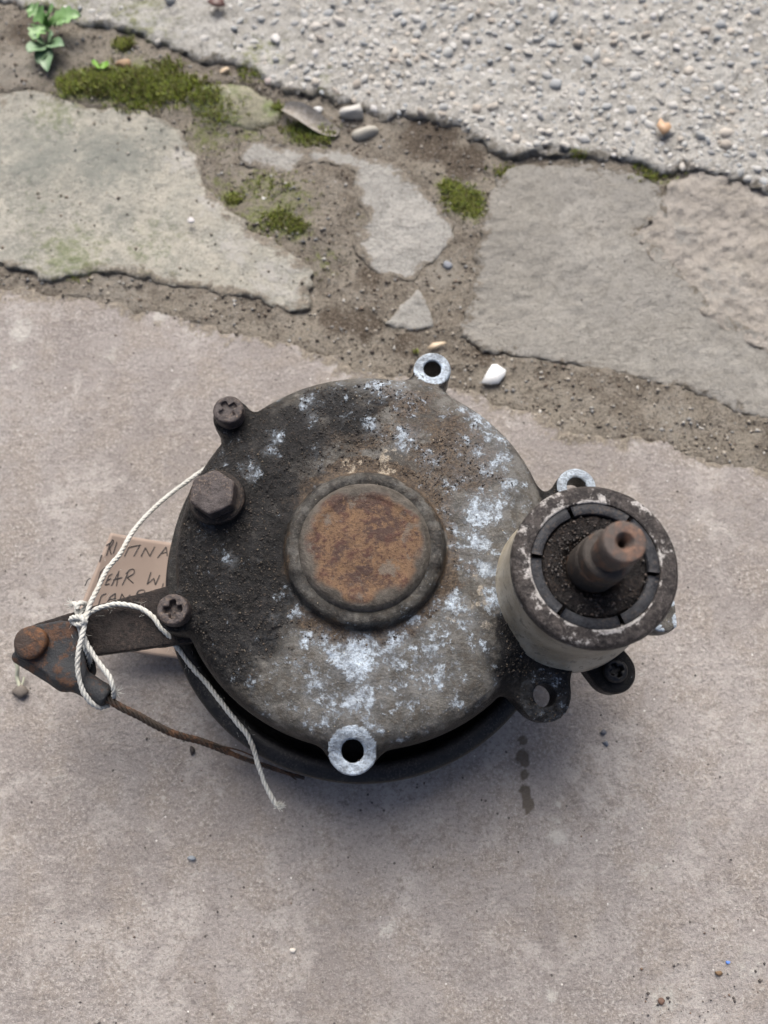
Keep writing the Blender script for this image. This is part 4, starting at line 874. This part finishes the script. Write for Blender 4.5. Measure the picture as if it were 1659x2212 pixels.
def plate(name, pts, z, th, col, label, cat, warp=.1, rough=.5):
    P = W(pts, z); c = np.r_[P.mean(0), z]; n = len(P); V_ = []
    for lay in (0, 1):
        for k, q in enumerate(P): V_.append((q[0], q[1], z + lay * th + warp * math.sin(k * 1.7)))
    V_ += [(c[0], c[1], z), (c[0], c[1], z + th + warp * .4)]
    F_ = []
    for k in range(n):
        j = (k + 1) % n; F_ += [(j, k, 2 * n), (n + k, n + j, 2 * n + 1), (k, j, n + j), (k, n + j, n + k)]
    o = mesh_np(name, np.array(V_), np.array(F_), m_plain(name + ' surface', col, rough), None, origin=(c[0], c[1], z), smooth=False); return tag(o, label, cat)
plate('china_chip', [(1039, 829), (1052, 805), (1062, 790), (1072, 789), (1092, 802), (1090, 812), (1077, 829), (1060, 832)], .04, .16, (.74, .75, .74), 'white angular china chip in the dirt joint right of the lug', 'chip', .02, .4)
plate('leaf_scrap', [(922, 752), (935, 742), (958, 738), (966, 740), (950, 748), (935, 755)], .06, .04, (.50, .40, .28), 'pale tan leaf scrap in the dirt just above the upper lug', 'leaf', .06)
plate('leaf_scrap', [(1418, 272), (1425, 258), (1436, 266), (1446, 262), (1450, 276), (1442, 288), (1432, 290)], .75, .04, (.45, .29, .17), 'tan dead leaf scrap lying on the pebbled concrete', 'leaf', .1)
plate('leaf_scrap', [(448, 5), (462, -6), (482, -4), (486, 8), (474, 18), (458, 16)], .7, .05, (.10, .05, .04), 'dark red brown leaf scrap on the concrete at the top edge', 'leaf', .15)
# curled dead leaf by the rocks
V_ = []; F_ = []; nu, nv = 14, 6
ax0, ax1 = at(612, 238, .1), at(730, 292, .0)
for i in range(nu + 1):
    t = i / nu; c = ax0 * (1 - t) + ax1 * t; hw = .46 * math.sin(math.pi * min(1, t * .82 + .1)) ** .7 + .04; d = np.array([(ax1 - ax0)[1], -(ax1 - ax0)[0], 0]); d = -d / np.linalg.norm(d)
    for j in range(nv + 1): u = j / nv * 2 - 1; V_.append(c + d * u * hw * 1.25 + np.array([0, 0, .12 + .35 * u * u * (.6 + .4 * math.sin(4 * t)) + .15 * math.sin(6 * t)]))
for i in range(nu):
    for j in range(nv): a = i * (nv + 1) + j; F_.append((a, a + 1, a + nv + 2, a + nv + 1))
V_ = np.array(V_); V2 = V_ - (0, 0, .03); F_ = np.array(F_)
tag(mesh_np('dead_leaf', np.concatenate([V_, V2]), np.concatenate([F_, F_[:, ::-1] + len(V_)]), m_dark('dry leaf', (.26, .235, .205), (.36, .34, .31), (.16, .13, .10), .85, .8), None, origin=ax0), 'curled pale grey dead leaf in the dirt beside the mossy stone', 'leaf')
# pale stalk by the wood chip
p, s = spline([at(*q) for q in [(34, 1425, .8), (38, 1445, .6), (37, 1462, .35), (42, 1482, .3)]]); v, f = sweep(p, .09, 6)
p, s = spline([at(*q) for q in [(52, 1462, .3), (50, 1472, .3), (46, 1482, .3)]]); v2, f2 = sweep(p, .05, 6); v, f = join([(v, f), (v2, f2)])
tag(mesh_np('stalk', v, f, m_plain('pale dry stalk', (.42, .43, .33), .8), None, origin=at(42, 1482, 0)), 'pale dry plant stalk leading up from the wood chip', 'stalk')
p, s = spline([at(*q) for q in [(412, 1612, .1), (416, 1622, .15), (414, 1632, .1)]]); v, f = sweep(p, .12 * np.sin(np.linspace(.3, 3.0, len(p))), 7)
tag(mesh_np('seed_husk', v, f, m_plain('dark husk', (.03, .024, .022), .7), None, origin=at(414, 1622, 0)), 'small dark seed husk on the flagstone under the frayed cable', 'husk')

# ------------------------------------------------------------------ grit, moss, weed
gritmat = m_var('grit', [(.16, .13, .10), (.26, .225, .175), (.38, .34, .28), (.10, .08, .065), (.50, .46, .40), (.22, .19, .15), (.32, .28, .22), (.14, .115, .09), (.30, .30, .29), (.20, .15, .11), (.42, .38, .32), (.56, .54, .50)], .85)
gp = []
def scat(n, area, zf, smin_, smax_, pick=None):
    N_ = n * 30; px, py = RNG.uniform(area[0], area[2], N_), RNG.uniform(area[1], area[3], N_)
    a, b = (px - CX) / FPX, (CY - py) / FPX; t = -CAM_H / (-ct + b * st); x_, y_ = a * t, (st + b * ct) * t
    ok = pick(x_, y_) if pick else np.ones(N_, bool)
    x_, y_ = x_[ok][:n], y_[ok][:n]
    for u, v_ in zip(x_, y_):
        s = smin_ + (smax_ - smin_) * RNG.uniform() ** 3; c = np.array([u, v_, 0.])
        gp.append((oct_v * s * RNG.uniform(.6, 1.3, (6, 1)) * RNG.uniform(.7, 1.2, (1, 3)) + c + (0, 0, zf(c) + s * .2), oct_f))
polys = [W(q, 0) for q in (SM, S2, S3, S4, S5, S6, CO)]
in_joint = lambda x_, y_: np.min([poly_sd(x_, y_, P) for P in polys], axis=0) > -.2
gzi = lambda c: float(zg[min(nx - 1, np.searchsorted(GX, c[0])), min(ny - 1, np.searchsorted(GY, c[1]))])
scat(6000, (-60, 0, 1720, 1000), gzi, .025, .15, in_joint)
inS2 = lambda x_, y_: poly_sd(x_, y_, polys[1]) < -.4
scat(300, (-60, 180, 690, 670), lambda c: .13, .03, .15, inS2)
v, f = join(gp); tag(mesh_np('gravel', v, f, gritmat, None, smooth=False), 'fine loose grit in the dirt joints between the stones', 'grit', kind='stuff')
gp = []
inSM = lambda x_, y_: (poly_sd(x_, y_, polys[0]) < -.4) & (np.hypot(x_ - DC[0], y_ - DC[1]) > 6.5)
scat(330, (-60, 640, 1720, 2280), lambda c: .0, .02, .075, inSM)
scat(90, (-40, 1950, 300, 2240), lambda c: .0, .02, .07, inSM); scat(110, (1350, 2080, 1700, 2240), lambda c: .0, .02, .10, inSM)
v, f = join(gp); tag(mesh_np('debris', v, f, m_var('dark grit', [(.035, .03, .03), (.05, .045, .045), (.10, .06, .045), (.03, .028, .03), (.45, .41, .36), (.06, .05, .045), (.18, .11, .07), (.04, .04, .045)], .7), None, smooth=False), 'tiny dark crumbs strewn over the large purple-grey flagstone', 'grit', kind='stuff')

mo_v, mo_f, mo_n = [], [], 0
def tuft(c, h, n, lean=.5):
    global mo_n
    for _ in range(n):
        a = RNG.uniform(0, 6.28); l = h * RNG.uniform(.6, 1.2); wd = .018 + .03 * RNG.uniform(); d = np.array([math.cos(a), math.sin(a), 0]); sdv = np.array([-d[1], d[0], 0]) * wd
        b = c + RNG.normal(0, .06, 3) * (1, 1, 0); m_ = b + d * l * lean * .4 + (0, 0, l * .6); t_ = b + d * l * lean + (0, 0, l)
        mo_v.extend([b - sdv, b + sdv, m_ + sdv * .9, m_ - sdv * .9, t_]); mo_f.extend([(mo_n, mo_n + 1, mo_n + 2), (mo_n, mo_n + 2, mo_n + 3), (mo_n + 3, mo_n + 2, mo_n + 4)]); mo_n += 5
for (px, py, rp, n, h) in [(165, 185, 32, 380, .38), (215, 180, 40, 420, .4), (270, 185, 40, 420, .4), (320, 180, 40, 420, .38), (360, 195, 45, 420, .36), (400, 190, 40, 300, .28), (440, 215, 40, 200, .22), (300, 215, 50, 240, .25), (270, 98, 18, 130, .4), (600, 235, 12, 90, .25), (680, 290, 40, 230, .22), (640, 280, 25, 100, .22), (1000, 432, 38, 420, .2), (975, 405, 22, 130, .22), (1020, 455, 22, 130, .18), (505, 430, 15, 110, .22), (600, 475, 35, 170, .18), (640, 490, 25, 110, .18), (1252, 330, 14, 120, .3), (1410, 368, 34, 180, .22), (470, 250, 50, 160, .15), (360, 145, 30, 90, .25), (550, 155, 40, 100, .18), (1090, 370, 25, 80, .15), (170, 590, 30, 60, .12), (560, 545, 60, 60, .12), (898, 760, 4, 8, .3), (590, 395, 60, 80, .15)]:
    for _ in range(n):
        a = RNG.normal(0, .55, 2); c = at(px + a[0] * rp, py + a[1] * rp * .6, 0); c[2] = gzi(c) + .02
        if (px in (440, 470)) : c[2] = .3
        tuft(c, h * RNG.uniform(.6, 1.1), 5)
mossmat = m_var('moss', [(.32, .38, .05), (.44, .52, .07), (.22, .23, .045), (.52, .62, .10), (.30, .31, .09), (.27, .23, .09), (.46, .56, .18), (.22, .17, .08)], .8, nsc=3, bump=.1)
tag(mesh_np('moss', np.array(mo_v), np.array(mo_f), mossmat, None, smooth=False), 'bright green moss tufts along the joints', 'moss', kind='stuff')

def leaf_mesh(base, tip, wid, lift, teeth=0, curl=.2, n=14):
    base, tip = np.array(base), np.array(tip); ax = tip - base; L = np.linalg.norm(ax[:2]); sdv = np.array([-ax[1], ax[0], 0]) / (L + 1e-9); V_, F_ = [], []
    for i in range(n + 1):
        t = i / n; c = base + ax * t + np.array([0, 0, lift * math.sin(math.pi * t * .8)])
        wv = wid * (math.sin(math.pi * (t * .93 + .04)) ** .8) 
        if teeth: wv *= .3 + .7 * abs(math.sin(math.pi * teeth * t)) ** .7
        for u in (-1, -.5, 0, .5, 1): V_.append(c + sdv * u * wv + np.array([0, 0, -curl * wid * (1 - abs(u)) + .04 * math.sin(9 * t + u)]))
    for i in range(n):
        for j in range(4): a = i * 5 + j; F_.append((a, a + 1, a + 6, a + 5))
    V_ = np.array(V_); F_ = np.array(F_); V2 = V_ - (0, 0, .025)
    return np.concatenate([V_, V2]), np.concatenate([F_, F_[:, ::-1] + len(V_)])
LEAF = m_plain('weed leaf', (.15, .25, .13), .45); LEAF2 = m_plain('young leaf', (.16, .30, .10), .45)
def weed(name, label, base, leaves, mat, stem=None):
    o = empty(name, (base[0], base[1], 0)); tag(o, label, 'weed', 'weeds by the concrete edge'); org = (base[0], base[1], 0)
    for (b, t, wd, lift, teeth) in leaves:
        v, f = leaf_mesh(at(*b), at(*t), wd, lift, teeth); mesh_np('leaf', v, f, mat, o, origin=org)
    if stem: p, s = spline([at(*q) for q in stem]); v, f = sweep(p, .07, 6); mesh_np('stem', v, f, mat, o, origin=org)
weed('weed', 'dark green weed with broad smooth leaves beside the moss', at(100, 98, 0), [((100, 97, .5), (62, 115, .9), .55, .25, 0), ((100, 96, .5), (140, 105, .9), .45, .35, 0), ((103, 97, .5), (118, 80, 1.0), .4, .35, 0), ((100, 98, .5), (104, 158, .4), .45, .3, 0), ((98, 99, .5), (84, 140, .5), .4, .2, 0), ((100, 96, .5), (75, 85, 1), .35, .3, 0)], LEAF, [(100, 120, -.2), (100, 108, .2), (100, 98, .55)])
weed('weed', 'bright jagged-leaved weed sprawling over the concrete edge', at(100, 52, 0), [((102, 55, .7), (178, 42, 1.0), .8, .5, 5), ((104, 52, .7), (64, 26, 1.2), .7, .5, 4), ((102, 55, .7), (74, 92, .8), .7, .4, 4), ((102, 52, .7), (120, 22, 1.6), .5, .4, 3), ((100, 54, .8), (103, 38, 1.4), .45, .3, 0), ((108, 53, .8), (150, 56, 1.0), .45, .4, 4)], LEAF2, [(102, 66, -.2), (102, 58, .4), (102, 53, .75)])
weed('seedling', 'tiny two-leaved seedling rising from the moss', at(215, 140, 0), [((216, 142, .4), (200, 138, .7), .38, .1, 0), ((216, 142, .4), (236, 142, .6), .3, .1, 0)], m_plain('seedling leaf', (.15, .32, .03), .45), [(216, 150, 0), (216, 146, .2), (216, 142, .45)])
